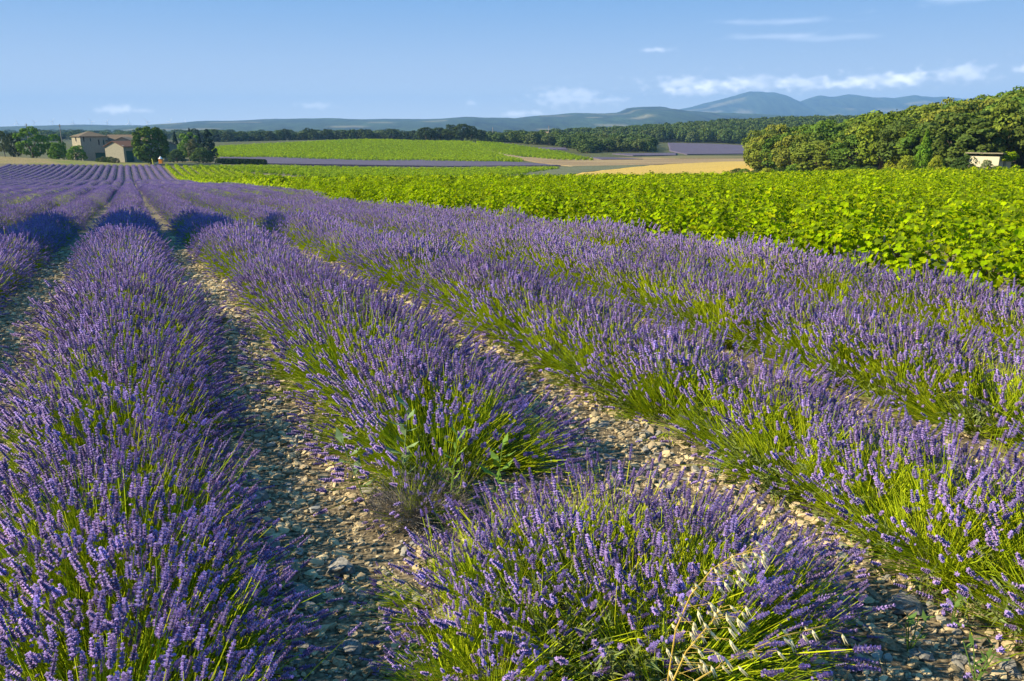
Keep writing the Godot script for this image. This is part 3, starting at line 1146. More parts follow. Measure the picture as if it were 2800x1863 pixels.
func trees() -> void:
	stock.leaf = surface(Color(1, 1, 1), 0.8, Color(0.55, 0.6, 0.15), true, 0.12)
	stock.bark = surface(Color(1, 1, 1), 0.9)
	var tones := {"dark": Color(0.05, 0.07, 0.028), "olive": Color(0.11, 0.13, 0.05), "green": Color(0.11, 0.20, 0.02), "round": Color(0.085, 0.14, 0.02), "conifer": Color(0.03, 0.055, 0.035), "lime": Color(0.13, 0.22, 0.03), "cedar": Color(0.032, 0.05, 0.035),
		"grey": Color(0.13, 0.135, 0.07), "bush": Color(0.07, 0.11, 0.03), "copse": Color(0.05, 0.075, 0.025), "cone": Color(0.12, 0.22, 0.02), "gold": Color(0.24, 0.27, 0.025), "dkbush": Color(0.05, 0.085, 0.02)}
	var special := [["oak:dark", -182.1, -300.0, 11.1, 5.4, "dark rounded evergreen tree at the far left edge of the farm"],
		["oak:olive", -176.6, -285.0, 8.9, 3.9, "small olive green tree cut by the left picture edge"],
		["ash:green", -173.4, -296.0, 12.4, 10.6, "bright green broad tree with dark trunk left of the farmhouse"],
		["ash:green", -170.0, -305.0, 10.6, 7.4, "mid green tree close to the left corner of the farmhouse"],
		["bush:green", -161.8, -292.0, 7.2, 5.6, "bright leafy bush in front of the farmhouse left corner"],
		["bush:green", -154.2, -290.0, 6.0, 6.2, "low spreading fruit tree in front of the farmhouse facade"],
		["round:round", -123.9, -281.0, 13.0, 12.4, "big round dense tree standing before the stone barn"],
		["conifer:conifer", -135.3, -330.0, 11.5, 4.2, "small dark pointed conifer behind the round tree"],
		["ash:lime", -123.0, -312.0, 11.1, 8.2, "light green tree right of the big round tree"],
		["conifer:cedar", -131.2, -335.0, 12.9, 3.9, "dark spired conifer rising behind the light green tree"],
		["tall:conifer", -118.4, -320.0, 12.8, 8.6, "tall dark cypress clump at the right end of the farm trees"],
		["conifer:cedar", -124.2, -326.0, 12.2, 2.9, "narrow dark conifer beside the tall cypress clump"],
		["oak:grey", -119.0, -306.0, 8.3, 5.2, "grey olive tree in front of the dark cypress clump"],
		["bush:bush", -122.2, -298.0, 5.3, 6.0, "dark rounded bush just right of the big round tree"],
		["bush:bush", -110.5, -292.0, 6.3, 7.7, "mixed green bush before the cypress clump, above the dry stone wall"],
		["oak:copse", -56.2, -538.0, 9.9, 13.0, "leftmost oak of the copse on top of the vineyard hill"],
		["oak:copse", -47.8, -545.0, 9.8, 12.6, "second oak from the left in the hilltop copse"],
		["oak:copse", -40.5, -540.0, 11.0, 11.4, "middle oak of the copse on the vineyard hill"],
		["oak:copse", -32.9, -536.0, 12.5, 13.5, "tallest oak of the copse on the vineyard hill"],
		["oak:copse", -27.3, -548.0, 10.4, 10.4, "oak at the right shoulder of the hilltop copse"],
		["oak:copse", -22.0, -560.0, 8.9, 8.3, "smallest oak at the right end of the hilltop copse"],
		["cone:cone", 59.0, -117.0, 6.9, 3.2, "bright green conical tree at the foot of the right wood"],
		["bush:gold", 54.6, -113.0, 3.7, 2.3, "round golden green bush left of the conical tree"],
		["bush:gold", 59.4, -114.0, 3.4, 2.2, "bright leafy bush right of the conical tree"],
		["bush:dkbush", 62.6, -111.5, 3.6, 4.2, "dark dome shaped bush left of the white wall"]]
	for i in 5:
		tree("bush", "bush", [tones.bush, tones.grey, tones.dkbush][i % 3], Vector3(-144.2 + i * 1.75, 0, -285.4 + i * 0.75), r(1.6, 2.6), r(2.0, 2.8), "low shrub along the foot of the barn wall, %s from the left" % ordinal(i), "bush", "shrubs at the barn wall")
	for q in special:
		var k: PackedStringArray = q[0].split(":")
		var called: String = {"oak": "oak_tree", "ash": "ash_tree", "round": "lime_tree", "conifer": "conifer_tree", "tall": "cypress_tree", "bush": "bush", "cone": "conifer_tree"}[k[0]]
		tree(called, k[0], tones[k[1]], Vector3(q[1], 0, q[2]), q[3], q[4], q[5], "bush" if k[0] == "bush" else "tree")
	# trees outside the picture on the left, whose shade lies across the rows
	tree("oak_tree", "oak", tones.copse, Vector3(-26.6, 0, -16.6), 14.6, 11.5, "tall oak standing left of the lavender rows, outside the picture")
	tree("oak_tree", "oak", tones.copse, Vector3(-34.0, 0, -18.4), 14.0, 11.0, "second tall oak left of the lavender rows, outside the picture")
	tree("oak_tree", "oak", tones.copse, Vector3(-172.0, 0, -232.0), 14.0, 11.0, "tall oak beside the far end of the rows, left of the picture")

	# the wood on the right, rank behind rank
	var wood := [Color(0.155, 0.19, 0.026), Color(0.125, 0.165, 0.026), Color(0.18, 0.195, 0.03), Color(0.09, 0.15, 0.022), Color(0.15, 0.2, 0.02), Color(0.08, 0.115, 0.024)]
	for rank in 15:
		var n := 0
		var z := -262.0 if rank > 1 else -212.0
		while z < -104.0:
			var x := 71.5 - (-z - 112.0) * 0.148 + rank * 6.2 + r(-1.6, 1.6)
			var zz := z + r(-1.8, 1.8)
			z += 6.6
			if x / -zz > 0.80 or x / -zz < 0.302 or (-zz < 116.0 and x < 76.0):
				continue
			n += 1
			var h := r(8.6, 12.4) * (0.82 if rank == 0 else 1.0)
			tree("oak_tree", "oak" if r(0, 1) < 0.75 else "tall" if r(0, 1) < 0.3 else "ash", wood[rng.randi() % 6], Vector3(x, 0, zz), h, r(8.5, 11.5), "olive oak of the right-hand wood, %s from the wheat end, %s rank from its edge" % [ordinal(n - 1), ordinal(rank)], "tree", "oaks of the right-hand wood")
	for i in 16:   # low growth along the foot of the wood
		var z := -116.0 - i * 5.6
		tree("bush", "bush", [tones.gold, tones.bush, tones.lime, tones.dkbush][(i * 5) % 4], Vector3(68.3 - (-z - 112.0) * 0.148 + r(-0.8, 0.8), 0, z), r(1.6, 3.4), r(2.6, 4.4), "low bush at the foot of the right-hand wood, %s from the white hut" % ordinal(i), "bush", "bushes along the wood's foot")

	# hedge line behind the vineyard hill
	for i in 44:
		var x := -262.0 + i * 5.7 + r(-1.5, 1.5)
		var z := -668.0 + r(-8, 8) + absf(x + 150.0) * 0.05
		tree("oak_tree", "oak" if i % 3 else "bush", [tones.copse, tones.dark, tones.bush][rng.randi() % 3], Vector3(x, 0, z), r(8.5, 12.5), r(9, 13), "dark oak in the tree line behind the vineyard hill, %s from the left" % ordinal(i), "tree", "tree line behind the hill", false)

	# woods in the middle distance: the front trees singly, the rest as one mass
	var spots := []
	var region := PackedVector2Array([Vector2(-22, -565), Vector2(22, -500), Vector2(33, -468), Vector2(34, -428), Vector2(78, -442), Vector2(82, -482), Vector2(114, -680), Vector2(100, -800), Vector2(-60, -800)])
	for a in 40:
		for b in 44:
			var p := Vector2(-60 + a * 7.5 + r(-2.5, 2.5), -428 - b * 8.5 + r(-2.5, 2.5))
			if Geometry2D.is_point_in_polygon(p, region):
				spots.push_back(p)
	spots.sort_custom(func(a, b): return a.y > b.y)
	var crowns := [crown_mesh("oak", 800, 0.85, tones.bush), crown_mesh("oak", 800, 0.85, Color(0.085, 0.125, 0.035)), crown_mesh("bush", 800, 0.85, Color(0.10, 0.13, 0.045))]
	var mass := [[], [], []]
	var tint := [PackedColorArray(), PackedColorArray(), PackedColorArray()]
	for i in spots.size():
		var p: Vector2 = spots[i]
		var h := r(5.5, 8.5)
		if i < 84:
			tree("oak_tree", "oak" if i % 3 else "bush", [tones.bush, Color(0.085, 0.125, 0.035), Color(0.10, 0.13, 0.045)][rng.randi() % 3], Vector3(p.x, 0, p.y), h, r(7, 10), "small oak of the middle-distance wood, %s from its nearest corner" % ordinal(i), "tree", "front trees of the middle wood", false)
		else:
			mass[i % 3].push_back(Transform3D(Basis(Vector3.UP, r(0, TAU)).scaled_local(Vector3(1.1, h / 10.0, 1.1)), Vector3(p.x, ground_y(p.x, p.y), p.y)))
			tint[i % 3].push_back(tone(0.2, 0.05))
	region = PackedVector2Array([Vector2(96, -700), Vector2(150, -668), Vector2(196, -590), Vector2(230, -560), Vector2(520, -860), Vector2(330, -980), Vector2(40, -900)])
	for a in 54:
		for b in 50:
			var p := Vector2(40 + a * 9.0 + r(-3, 3), -560 - b * 8.5 + r(-3, 3))
			if Geometry2D.is_point_in_polygon(p, region):
				var m := rng.randi() % 3
				mass[m].push_back(Transform3D(Basis(Vector3.UP, r(0, TAU)).scaled_local(Vector3(1.25, r(0.9, 1.25), 1.25)), Vector3(p.x, ground_y(p.x, p.y), p.y)))
				tint[m].push_back(tone(0.2, 0.05))
	for a in 900:   # the plain beyond
		var z := -820.0 - 1500.0 * pow(r(0, 1), 1.5)
		var x := z * r(-0.68, 0.68)
		mass[a % 3].push_back(Transform3D(Basis(Vector3.UP, r(0, TAU)).scaled_local(Vector3(2.2, r(0.8, 1.3), 2.2)), Vector3(x, ground_y(x, z), z)))
		tint[a % 3].push_back(tone(0.2, 0.05))
	var first: Node3D = null
	for m in 3:
		var o := many("distant_wood" if m == 0 else "foliage", crowns[m], stock.leaf, mass[m], tint[m], first)
		if m == 0:
			first = o
			tag(o, "wooded slopes of countless small oaks in the middle distance", "wood")

	# a clipped hedge in shade beside the farm
	var leaf := crown_mesh("bush", 260, 1.6, Color(0.045, 0.07, 0.02))
	var hedge := thing("hedge", "long dark clipped hedge at the left end of the mauve strip", "hedge", Vector3(-103, ground_y(-103, -286), -286))
	var some := []
	var color := PackedColorArray()
	for i in 34:
		var p := Vector3(i * 0.48, 0, -i * 0.05)
		p.y = ground_y(-103 + p.x, -286 + p.z) - hedge.position.y
		some.push_back(Transform3D(Basis(Vector3.UP, r(0, TAU)).scaled_local(Vector3(0.22, 0.24, 0.22)), p))
		color.push_back(tone(0.1))
	many("foliage", leaf, stock.leaf, some, color, hedge)


# ------------------------------------------------------------------ the farm and the hut
func wall_mesh(w: float, h: float, holes: Array, thick: float, k: Color, gable := 0.0) -> ArrayMesh:   # a wall from x 0 to w, its outer face on z = 0, with openings [x, y, w, h]
	var st := Shape.new()
	var xs := [0.0, w]
	var ys := [0.0, h]
	for q in holes:
		xs.append_array([q[0], q[0] + q[2]])
		ys.append_array([q[1], q[1] + q[3]])
	xs.sort()
	ys.sort()
	for i in xs.size() - 1:
		for j in ys.size() - 1:
			var mid := Vector2(xs[i] + xs[i + 1], ys[j] + ys[j + 1]) * 0.5
			if xs[i + 1] - xs[i] < 0.001 or ys[j + 1] - ys[j] < 0.001:
				continue
			var open := false
			for q in holes:
				open = open or Rect2(q[0], q[1], q[2], q[3]).has_point(mid)
			if not open:
				st.box(Vector3(mid.x, mid.y, -thick * 0.5), Vector3(xs[i + 1] - xs[i], ys[j + 1] - ys[j], thick), k)
	if gable > 0.0:
		for z in [0.0, -thick]:
			st.tri(Vector3(0, h, z), Vector3(w, h, z), Vector3(w * 0.5, h + gable, z), k)
		st.quad(Vector3(0, h, 0), Vector3(w * 0.5, h + gable, 0), Vector3(w * 0.5, h + gable, -thick), Vector3(0, h, -thick), k)
		st.quad(Vector3(w, h, 0), Vector3(w * 0.5, h + gable, 0), Vector3(w * 0.5, h + gable, -thick), Vector3(w, h, -thick), k)
	return st.done()


func slab(st: Shape, a: Vector3, b: Vector3, c: Vector3, d: Vector3, thick: float, k: Color) -> void:   # a roof plane with thickness
	var n := Vector3(0, -thick, 0)
	st.quad(a, b, c, d, k)
	st.quad(a + n, b + n, c + n, d + n, k)
	for e in [[a, b], [b, c], [c, d], [d, a]]:
		st.quad(e[0], e[1], e[1] + n, e[0] + n, k * 0.9)


func house(called: String, label: String, at: Vector3, turn: float, size: Vector3, rise: float, roof: String, front: Array, left: Array, right: Array, mats: Dictionary, roof_color: Color, sink := 0.6) -> Node3D:
	var t := thing(called, label, "building", at, turn)
	t.position.y = ground_y(at.x, at.z) - sink
	var h := size.y + sink
	var th := 0.55
	var gx := roof == "along_x"
	var gz := roof == "along_z"
	var lift := func(q: Array) -> Array: return [q[0], q[1] + sink, q[2], q[3]]
	var sides := [["front", front, size.x, Vector3.ZERO, 0.0, rise if gz else 0.0], ["left", left, size.z, Vector3(0, 0, -size.z), -PI / 2, rise if gx else 0.0], ["right", right, size.z, Vector3(size.x, 0, 0), PI / 2, rise if gx else 0.0], ["back", [], size.x, Vector3(size.x, 0, -size.z), PI, rise if gz else 0.0]]
	for q in sides:
		var holes := []
		for o in q[1]:
			holes.push_back(lift.call(o))
		var inset := 0.0 if q[0] in ["front", "back"] else th   # side walls butt against front and back
		for o in holes:
			o[0] -= inset
		var w := part("wall", wall_mesh(q[2] - inset * 2.0, h, holes, th, Color.WHITE, q[5]), mats.stone, t)
		w.transform = Transform3D(Basis(Vector3.UP, q[4]), q[3]).translated_local(Vector3(inset, 0, 0))
		for i in holes.size():
			var o: Array = holes[i]
			var st := Shape.new()
			st.box(Vector3(o[0] + o[2] * 0.5, o[1] + o[3] * 0.5, -0.32), Vector3(o[2], o[3], 0.06), Color.WHITE)
			var shut := part("shutter" if o[3] < 2.6 else "door", st.done(), mats.green if o[3] >= 2.6 or i % 2 else mats.dark, t)
			shut.transform = w.transform
			if o[2] > 1.0 and o[3] < 2.6:
				st = Shape.new()
				st.box(Vector3(o[0] + o[2] * 0.5, o[1] + o[3] + 0.14, 0.02), Vector3(o[2] + 0.5, 0.28, 0.1), Color.WHITE)
				st.box(Vector3(o[0] + o[2] * 0.5, o[1] - 0.1, 0.04), Vector3(o[2] + 0.4, 0.18, 0.14), Color.WHITE)
				part("window_surround", st.done(), mats.pale, t).transform = w.transform
	var st := Shape.new()
	var e := 0.45
	var x0 := -e
	var x1 := size.x + e
	var z0 := e
	var z1 := -size.z - e
	var y := h
	var top := h + rise + 0.12
	var k := roof_color
	match roof:
		"along_x":
			var mz := -size.z * 0.5
			slab(st, Vector3(x0, y - 0.2, z0), Vector3(x1, y - 0.2, z0), Vector3(x1, top, mz), Vector3(x0, top, mz), 0.16, k)
			slab(st, Vector3(x0, y - 0.2, z1), Vector3(x1, y - 0.2, z1), Vector3(x1, top, mz), Vector3(x0, top, mz), 0.16, k)
		"along_z":
			var mx := size.x * 0.5
			slab(st, Vector3(x0, y - 0.2, z0), Vector3(x0, y - 0.2, z1), Vector3(mx, top, z1), Vector3(mx, top, z0), 0.16, k)
			slab(st, Vector3(x1, y - 0.2, z0), Vector3(x1, y - 0.2, z1), Vector3(mx, top, z1), Vector3(mx, top, z0), 0.16, k)
		"hip":
			var m := Vector3(size.x * 0.5, top, -size.z * 0.5)
			var c := [Vector3(x0, y - 0.05, z0), Vector3(x1, y - 0.05, z0), Vector3(x1, y - 0.05, z1), Vector3(x0, y - 0.05, z1)]
			for i in 4:
				st.tri(c[i], c[(i + 1) % 4], m, k)
				st.quad(c[i], c[(i + 1) % 4], c[(i + 1) % 4] - Vector3(0, 0.16, 0), c[i] - Vector3(0, 0.16, 0), k * 0.8)
		_:
			slab(st, Vector3(x0, y + 0.18 + rise, z0), Vector3(x1, y + 0.18, z0), Vector3(x1, y + 0.18, z1), Vector3(x0, y + 0.18 + rise, z1), 0.16, k)
	part("roof", st.done(), mats.tile, t)
	return t


func farm() -> void:
	var stone := surface(Color(0.53, 0.485, 0.37), 0.95)
	stone.albedo_texture = speckle(0.06, 0.55, 51)
	stone.uv1_triplanar = true
	stone.uv1_scale = Vector3(0.16, 0.2, 0.16)
	var tile := surface(Color(1, 1, 1), 0.9)
	tile.albedo_texture = speckle(0.08, 0.55, 52)
	tile.uv1_triplanar = true
	tile.uv1_scale = Vector3(0.2, 0.2, 0.2)
	var mats := {"stone": stone, "tile": tile, "green": surface(Color(0.02, 0.085, 0.06), 0.6), "dark": surface(Color(0.05, 0.045, 0.04), 0.7), "pale": surface(Color(0.5, 0.46, 0.38), 0.9)}
	var brown := Color(0.23, 0.18, 0.125)
	var g := ground_y(-150, -300)
	house("farmhouse", "square stone farmhouse block with shuttered windows and hipped tile roof", Vector3(-159.1, g, -303.0), PI / 4, Vector3(9.6, 9.2, 9.6), 1.7, "hip", [[1.0, 7.2, 0.4, 2.0], [3.3, 7.4, 0.4, 1.1], [6.1, 6.0, 0.5, 1.9], [7.8, 6.0, 0.5, 1.9], [4.6, 0.0, 3.6, 3.2]], [[4.1, 7.2, 1.3, 1.5], [4.1, 3.6, 1.4, 2.2]], [], mats, brown)
	house("farm_wing", "long stone wing of the farm behind the barn, brown tile roof", Vector3(-153.2, g, -309.5), 0.10, Vector3(17.0, 7.8, 8.5), 1.9, "along_x", [[3.4, 7.3, 0.5, 0.5], [9.0, 4.0, 1.1, 1.6]], [], [], mats, Color(0.24, 0.18, 0.125))
	house("farm_annexe", "pale gabled annexe of the farm rising behind the barn roof", Vector3(-146.4, g, -299.5), 0.12, Vector3(8.4, 7.3, 6.5), 1.5, "along_z", [[3.9, 6.6, 0.5, 0.6]], [], [], mats, Color(0.30, 0.24, 0.17))
	house("barn", "stone barn with red tile roof and tall green door", Vector3(-144.0, g, -290.0), -0.43, Vector3(9.2, 5.6, 7.4), 1.6, "along_z", [], [], [[0.9, 0.0, 3.2, 3.9]], mats, Color(0.27, 0.13, 0.08), 0.4)
	house("farm_tower", "small square tower with pyramid roof above the farm wing", Vector3(-143.2, g, -313.0), 0.10, Vector3(3.4, 10.4, 3.4), 1.0, "hip", [], [], [], mats, Color(0.34, 0.24, 0.16))
	house("outbuilding", "grey stone outbuilding just right of the big round tree", Vector3(-136.6, g, -321.0), 0.35, Vector3(5.4, 5.6, 6.0), 1.3, "along_z", [], [], [], mats, brown)
	house("cottage", "far cream cottage among the middle-distance trees", Vector3(15.5, 0, -640.0), -0.2, Vector3(12.0, 7.5, 7.0), 1.8, "along_x", [[2.0, 4.5, 1.2, 1.6], [7.0, 4.5, 1.2, 1.6]], [], [], mats, Color(0.42, 0.30, 0.18))
	var white := mats.duplicate()
	white.stone = surface(Color(0.55, 0.49, 0.36), 0.9)
	house("hut", "pale walled hut with overgrown roof at the right picture edge", Vector3(64.4, 0, -108.0), PI / 4, Vector3(6.0, 2.6, 3.6), 0.3, "lean", [[2.2, 0.9, 1.4, 1.3]], [], [], white, Color(0.42, 0.37, 0.26), 0.3)
	var vine := vine_clump(60, 0.2, 0.55, false)
	var creeper := thing("climbing_plant", "leafy climber hanging over the roof edge of the pale hut", "plant", Vector3(64.4, ground_y(64.4, -108.0) + 2.6, -108.0), PI / 4)
	var some := []
	var color := PackedColorArray()
	for i in 16:
		some.push_back(Transform3D(Basis.IDENTITY.scaled(Vector3.ONE * r(0.7, 1.1)), Vector3(0.5 + i * 0.42, r(-0.5, 0.2), 0.35 + r(-0.2, 0.2))))
		color.push_back(tone(0.2) * 0.8)
	many("foliage", vine, stock.leaf, some, color, creeper)
	tree("bush", "bush", Color(0.17, 0.2, 0.09), Vector3(62.7, 0, -107.8), 2.5, 1.7, "pale leafy shrub against the white wall of the hut", "bush")
	tree("bush", "bush", Color(0.12, 0.16, 0.04), Vector3(63.6, 0, -106.9), 1.7, 1.5, "low green shrub at the near corner of the hut", "bush")

	# walls, poles and play things by the farm
	var st := Shape.new()
	for i in 24:
		for j in 3:
			st.box(Vector3(i * 0.9 + 0.3 * (j % 2), 0.16 + j * 0.3, r(-0.04, 0.04)), Vector3(0.86, 0.29, 0.45), Color.WHITE * r(0.75, 1.05))
	var wall := part("stone_wall", st.done(), stone)
	wall.position = Vector3(-117.5, ground_y(-117, -269) - 0.1, -269.0)
	wall.rotation.y = 0.12
	tag(wall, "low dry stone wall in front of the farm trees", "wall", "", "stuff")
	var wood := surface(Color(0.26, 0.23, 0.2), 0.9)
	for q in [[-164.9, -301.0, 13.4, "slim utility pole between the trees and the farmhouse"], [-177.6, -302.0, 13.6, "utility pole sticking out above the broad green tree"]]:
		st = Shape.new()
		st.tube(Vector3.ZERO, Vector3(0, q[2], 0), 0.19, 0.13, 7, Color.WHITE)
		var pole := thing("utility_pole", q[3], "pole", Vector3(q[0], ground_y(q[0], q[1]), q[1]))
		part("shaft", st.done(), wood, pole)
		st = Shape.new()
		st.box(Vector3(0, q[2] - 0.5, 0.15), Vector3(1.3, 0.12, 0.12), Color.WHITE)
		part("crossarm", st.done(), wood, pole)
	for q in [[25.0, -560.0, 11.5, "thin mast standing among the middle-distance woods"], [-14.0, -600.0, 11.0, "thin pole among the trees right of the copse"]]:
		st = Shape.new()
		st.tube(Vector3.ZERO, Vector3(0, q[2], 0), 0.3, 0.22, 6, Color.WHITE * 1.8)
		var o := part("mast", st.done(), wood)
		o.position = Vector3(q[0], ground_y(q[0], q[1]), q[1])
		tag(o, q[3], "mast")
	var play := thing("play_slide", "colourful children's slide with white domed top under the round tree", "play slide", Vector3(-117.4, ground_y(-117.4, -273.0), -273.0))
	st = Shape.new()
	st.box(Vector3(0, 1.3, 0), Vector3(1.1, 1.5, 1.1), Color.WHITE)
	part("cabin", st.done(), surface(Color(0.85, 0.28, 0.02), 0.5), play)
	st = Shape.new()
	st.spindle(Vector3(0, 2.0, 0), Vector3(0, 3.1, 0), 0.2, 0.75, 8, Color.WHITE)
	part("dome", st.done(), surface(Color(0.75, 0.75, 0.72), 0.5), play)
	st = Shape.new()
	st.box(Vector3(0, 0.28, 0), Vector3(1.0, 0.55, 1.0), Color.WHITE)
	part("base", st.done(), surface(Color(0.03, 0.12, 0.4), 0.5), play)
	st = Shape.new()
	slab(st, Vector3(-0.5, 1.5, -0.4), Vector3(-0.5, 1.5, 0.4), Vector3(-2.4, 0.2, 0.4), Vector3(-2.4, 0.2, -0.4), 0.15, Color.WHITE)
	part("chute", st.done(), surface(Color(0.12, 0.42, 0.55), 0.4), play)
	st = Shape.new()
	st.tube(Vector3(-2.4, 0, 0.45), Vector3(-2.7, 2.3, 0.45), 0.16, 0.12, 6, Color.WHITE)
	part("post", st.done(), surface(Color(0.72, 0.7, 0.12), 0.5), play)


# ------------------------------------------------------------------ in front of the viewer
func foreground() -> void:
	var rocks := {"shapes": [], "kinds": []}
	for i in 6:
		rocks.shapes.push_back(stone_mesh(0.22 + 0.04 * i))
	for k in [Color(0.37, 0.29, 0.17), Color(0.31, 0.245, 0.155), Color(0.29, 0.27, 0.24), Color(0.42, 0.325, 0.185)]:
		var m := surface(k, 0.9)
		m.albedo_texture = speckle(0.03, 0.65, 61, 256)
		m.uv1_triplanar = true
		m.uv1_scale = Vector3(0.9, 0.9, 0.9)
		rocks.kinds.push_back(m)
	rocks.loose = surface(Color(1, 1, 1), 0.9)
	rocks.soil = surface(Color(1, 1, 1), 0.95)
	rocks.soil.albedo_texture = speckle(0.04, 0.5, 62)
	rocks.soil.uv1_triplanar = true
	rocks.soil.uv1_world_triplanar = true
	rocks.soil.uv1_scale = Vector3(1.6, 1.6, 1.6)
	stony_path(0.68, 0.6, 22.0, 1.15, 290, rocks, 1050.0)
	stony_path(2.55, -0.4, 22.0, 1.15, 290, rocks, 1050.0)
	stony_path(-1.2, 2.0, 20.0, 1.1, 60, rocks, 600.0)
	stony_path(1.62, 3.2, 4.6, 0.66, 60, rocks, 620.0)
	stony_path(4.42, -1.5, 16.0, 1.0, 30, rocks, 150.0)
	stony_path(6.28, -1.5, 14.0, 1.0, 20, rocks, 110.0)
	var straw_bit := Shape.new()
	straw_bit.tube(Vector3(-0.05, 0, 0), Vector3(0.05, 0.006, 0.008), 0.0016, 0.0012, 3, Color(0.42, 0.32, 0.17))
	var litter := []
	var dull := PackedColorArray()
	for i in 900:
		var p := on_row(r(0.6, 9.0), [0.68, 2.55, 1.6][i % 3] + r(-0.55, 0.55))
		litter.push_back(Transform3D(Basis.from_euler(Vector3(r(-0.3, 0.3), r(0, TAU), r(-0.25, 0.25))).scaled_local(Vector3.ONE * r(0.4, 1.5)), p + Vector3(0, r(0.03, 0.05), 0)))
		dull.push_back(tone(0.3, 0.1))
	tag(many("dry_litter", straw_bit.done(), rocks.loose, litter, dull), "dry stalk bits strewn over the stony paths", "litter")
	for q in [[-0.79, -3.29, 0.15, "pale grey rock at the middle of the central path, largest of its stones"], [-1.03, -3.24, 0.17, "flat brownish rock on the central path beside the left lavender row"], [-1.41, -4.03, 0.15, "blue grey rock half under the left row's flowers"], [-3.18, -8.41, 0.24, "light rock far up the central path against the right row"],
			[-0.93, -3.05, 0.15, "sloping grey rock at the near end of the central path"], [-5.07, -11.9, 0.34, "sunlit cream rock where light falls across the central path"], [1.67, -2.98, 0.17, "large grey rock on the second path, lower right"], [1.47, -2.76, 0.11, "angular rock left of the largest one, lower right"], [1.63, -3.3, 0.09, "rounded rock on the sunny strip of the second path"]]:
		var o := part("rock", rocks.shapes[rng.randi() % 6], rocks.kinds[2 if q[3].contains("grey") else 0])
		o.transform = Transform3D(Basis.from_euler(Vector3(r(-0.3, 0.3), r(0, TAU), r(-0.3, 0.3))).scaled_local(Vector3(1.1, 0.75, 0.9) * q[2]), Vector3(q[0], ground_y(q[0], q[1]) + q[2] * 0.16 + 0.02, q[1]))
		tag(o, q[3], "rock", "rocks on the stony paths")

	# broad-leaved weeds
	var leafy := surface(Color(1, 1, 1), 0.7, Color(0.5, 0.6, 0.3), true, 0.35)
	var weeds := [[-0.62, -4.0, 0.58, Color(0.19, 0.26, 0.10), 13, "tallest broad-leaved weed with pale oval leaves, left of the dead bush"], [-0.78, -3.95, 0.44, Color(0.17, 0.23, 0.09), 9, "leaning broad-leaved weed left of the tallest one"], [-0.34, -3.85, 0.5, Color(0.16, 0.26, 0.03), 22, "narrow bright green weed spike in front of the dead bush"], [-0.1, -3.85, 0.44, Color(0.14, 0.24, 0.03), 12, "bright leafy weed right of the dead bush"],
		[1.56, -2.72, 0.16, Color(0.10, 0.17, 0.03), 14, "small green weed among the lower right rocks"], [1.80, -2.86, 0.15, Color(0.10, 0.17, 0.03), 12, "small weed right of the largest lower right rock"], [1.73, -2.55, 0.17, Color(0.09, 0.16, 0.03), 16, "low bushy weed at the bottom right edge"], [1.18, -4.25, 0.14, Color(0.14, 0.19, 0.06), 14, "little grey green weed on the sunny second path"], [-0.38, -2.62, 0.1, Color(0.08, 0.14, 0.03), 12, "dark small weed at the bottom end of the central path"]]
	for w in weeds:
		var t := thing("weed", w[5], "weed", Vector3(w[0], ground_y(w[0], w[1]), w[1]))
		var st := Shape.new()
		var stems := 1 if w[2] > 0.3 else 4
		for q in stems:
			var lean := Vector3(r(-0.3, 0.3), 1, r(-0.3, 0.3)).normalized() if stems > 1 else Vector3(0.12 if w[0] > -0.7 else -0.3, 1, 0).normalized()
			st.tube(Vector3.ZERO, lean * w[2], 0.004, 0.002, 4, w[3])
			var n: int = w[4] / stems
			for i in n:
				var h: float = w[2] * (0.25 + 0.75 * (i + 1.0) / n)
				var a := i * 2.4 + q
				var out := Vector3(cos(a), r(0.2, 0.9), sin(a)).normalized()
				var long: float = (0.12 if w[2] > 0.3 else 0.06) * r(0.7, 1.15) * (0.65 if w[4] > 18 else 1.0)
				var side := out.cross(Vector3.UP).normalized() * long * (0.17 if w[4] < 18 else 0.1)
				var p: Vector3 = lean * h
				var leaf := Shape.new()
				var k: Color = w[3] * tone(0.15, 0.05)
				var m := p + out * long * 0.55 - Vector3(0, long * 0.08, 0)
				leaf.tri(p, m + side, m, k)
				leaf.tri(p, m, m - side, k * 1.1)
				leaf.tri(m + side, p + out * long, m, k)
				leaf.tri(m, p + out * long, m - side, k * 1.1)
				part("leaf", leaf.done(), leafy, t)
		part("stem", st.done(), leafy, t)

	# wild oats arching over the lone bush
	var straw := surface(Color(1, 1, 1), 0.6, Color(0.4, 0.4, 0.3), true, 0.4)
	var gold := Color(0.55, 0.38, 0.07)
	var oats := [[[Vector3(0.44, 0.0, -1.98), Vector3(0.461, 0.438, -2.02), Vector3(0.477, 0.592, -2.03), Vector3(0.519, 0.694, -2.05), Vector3(0.585, 0.761, -2.08), Vector3(0.652, 0.792, -2.10), Vector3(0.72, 0.806, -2.12)], 40, "tallest wild oat stalk with straw coloured spikelets arching over the lone bush"],
		[[Vector3(0.45, 0.0, -1.96), Vector3(0.472, 0.445, -2.0), Vector3(0.509, 0.527, -2.02), Vector3(0.588, 0.608, -2.05), Vector3(0.613, 0.652, -2.06)], 34, "shorter wild oat stalk below the tallest one"],
		[[Vector3(0.5, 0.0, -1.95), Vector3(0.53, 0.457, -1.98), Vector3(0.638, 0.497, -2.02), Vector3(0.807, 0.535, -2.08), Vector3(0.96, 0.531, -2.14)], 14, "wild oat stalk bent low towards the right"]]
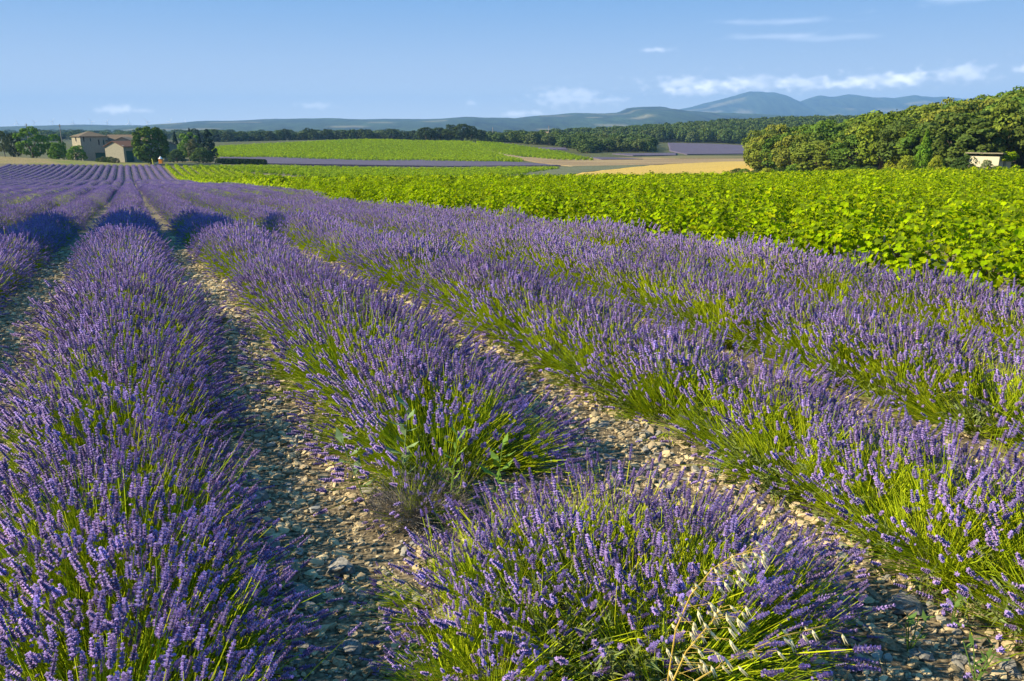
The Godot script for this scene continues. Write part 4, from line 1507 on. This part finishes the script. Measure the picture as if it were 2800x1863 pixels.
	for q in oats:
		var line: Array = q[0]
		var t := thing("wild_oat", q[2], "wild oat", line[0])
		var st := Shape.new()
		for i in line.size() - 1:
			st.tube(line[i] - line[0], line[i + 1] - line[0], 0.0028 - 0.0003 * i, 0.0025 - 0.0003 * i, 5, gold)
		part("stalk", st.done(), straw, t)
		for i in q[1]:
			var u := pow(float(i) / q[1], 0.8) * (line.size() - 2.001) + 1.0
			var p: Vector3 = line[int(u)].lerp(line[mini(int(u) + 1, line.size() - 1)], fmod(u, 1.0)) - line[0]
			var out := Vector3(r(0.02, 0.09), r(-0.02, 0.03), r(-0.03, 0.03)) * (1.0 if i % 3 else -0.35)
			var ear := Shape.new()
			ear.tube(p, p + out, 0.0007, 0.0006, 3, gold * 0.9)
			var way := Vector3(r(0.2, 0.9), -1.0, r(-0.3, 0.3)).normalized()
			ear.spindle(p + out, p + out + way * r(0.036, 0.05), 0.3, 0.0048, 6, Color(0.80, 0.70, 0.40) * tone(0.15))
			ear.spindle(p + out, p + out + (way + Vector3(0.25, 0, 0.1)) * 0.036, 0.3, 0.0034, 5, Color(0.82, 0.73, 0.44) * tone(0.15))
			ear.tube(p + out + way * 0.03, p + out + way * 0.03 + (way + Vector3(0.3, 0.2, r(-0.2, 0.2))) * 0.03, 0.0006, 0.0002, 3, gold)
			part("spikelet", ear.done(), straw, t)
	var line := [Vector3(1.20, 0.03, -2.50), Vector3(1.26, 0.035, -2.57), Vector3(1.361, 0.05, -2.717), Vector3(1.44, 0.055, -2.76), Vector3(1.491, 0.05, -2.80), Vector3(1.57, 0.06, -2.84), Vector3(1.66, 0.09, -2.89)]
	var st := Shape.new()
	for i in line.size() - 1:
		st.tube(line[i] - line[0], line[i + 1] - line[0], 0.006 - 0.0006 * i, 0.0055 - 0.0006 * i, 6, Color(0.36, 0.23, 0.10))
	var twig := part("twig", st.done(), straw)
	twig.position = line[0]
	tag(twig, "dry brown curved twig lying on the stones, lower right", "twig")
	for i in 4:
		var p := Vector3(2.15 + i * 0.035, 0.18 + r(0, 0.05), -3.28 + r(-0.06, 0.06))
		var t := thing("yellow_flower", "little yellow flower in the right lavender row, %s from the left" % ordinal(i), "flower", Vector3(p.x, 0, p.z), 0.0, "yellow flowers at the right edge")
		st = Shape.new()
		st.tube(Vector3.ZERO, Vector3(0, p.y, 0), 0.0015, 0.001, 3, Color(0.14, 0.22, 0.03))
		part("stem", st.done(), leafy, t)
		st = Shape.new()
		for a in 6:
			var o := Vector3(cos(a * TAU / 6), 0.3, sin(a * TAU / 6)) * 0.009
			st.tri(Vector3(0, p.y, 0), Vector3(0, p.y, 0) + o.rotated(Vector3.UP, 0.4), Vector3(0, p.y, 0) + o.rotated(Vector3.UP, -0.4), Color(0.8, 0.6, 0.02))
		part("petals", st.done(), leafy, t)
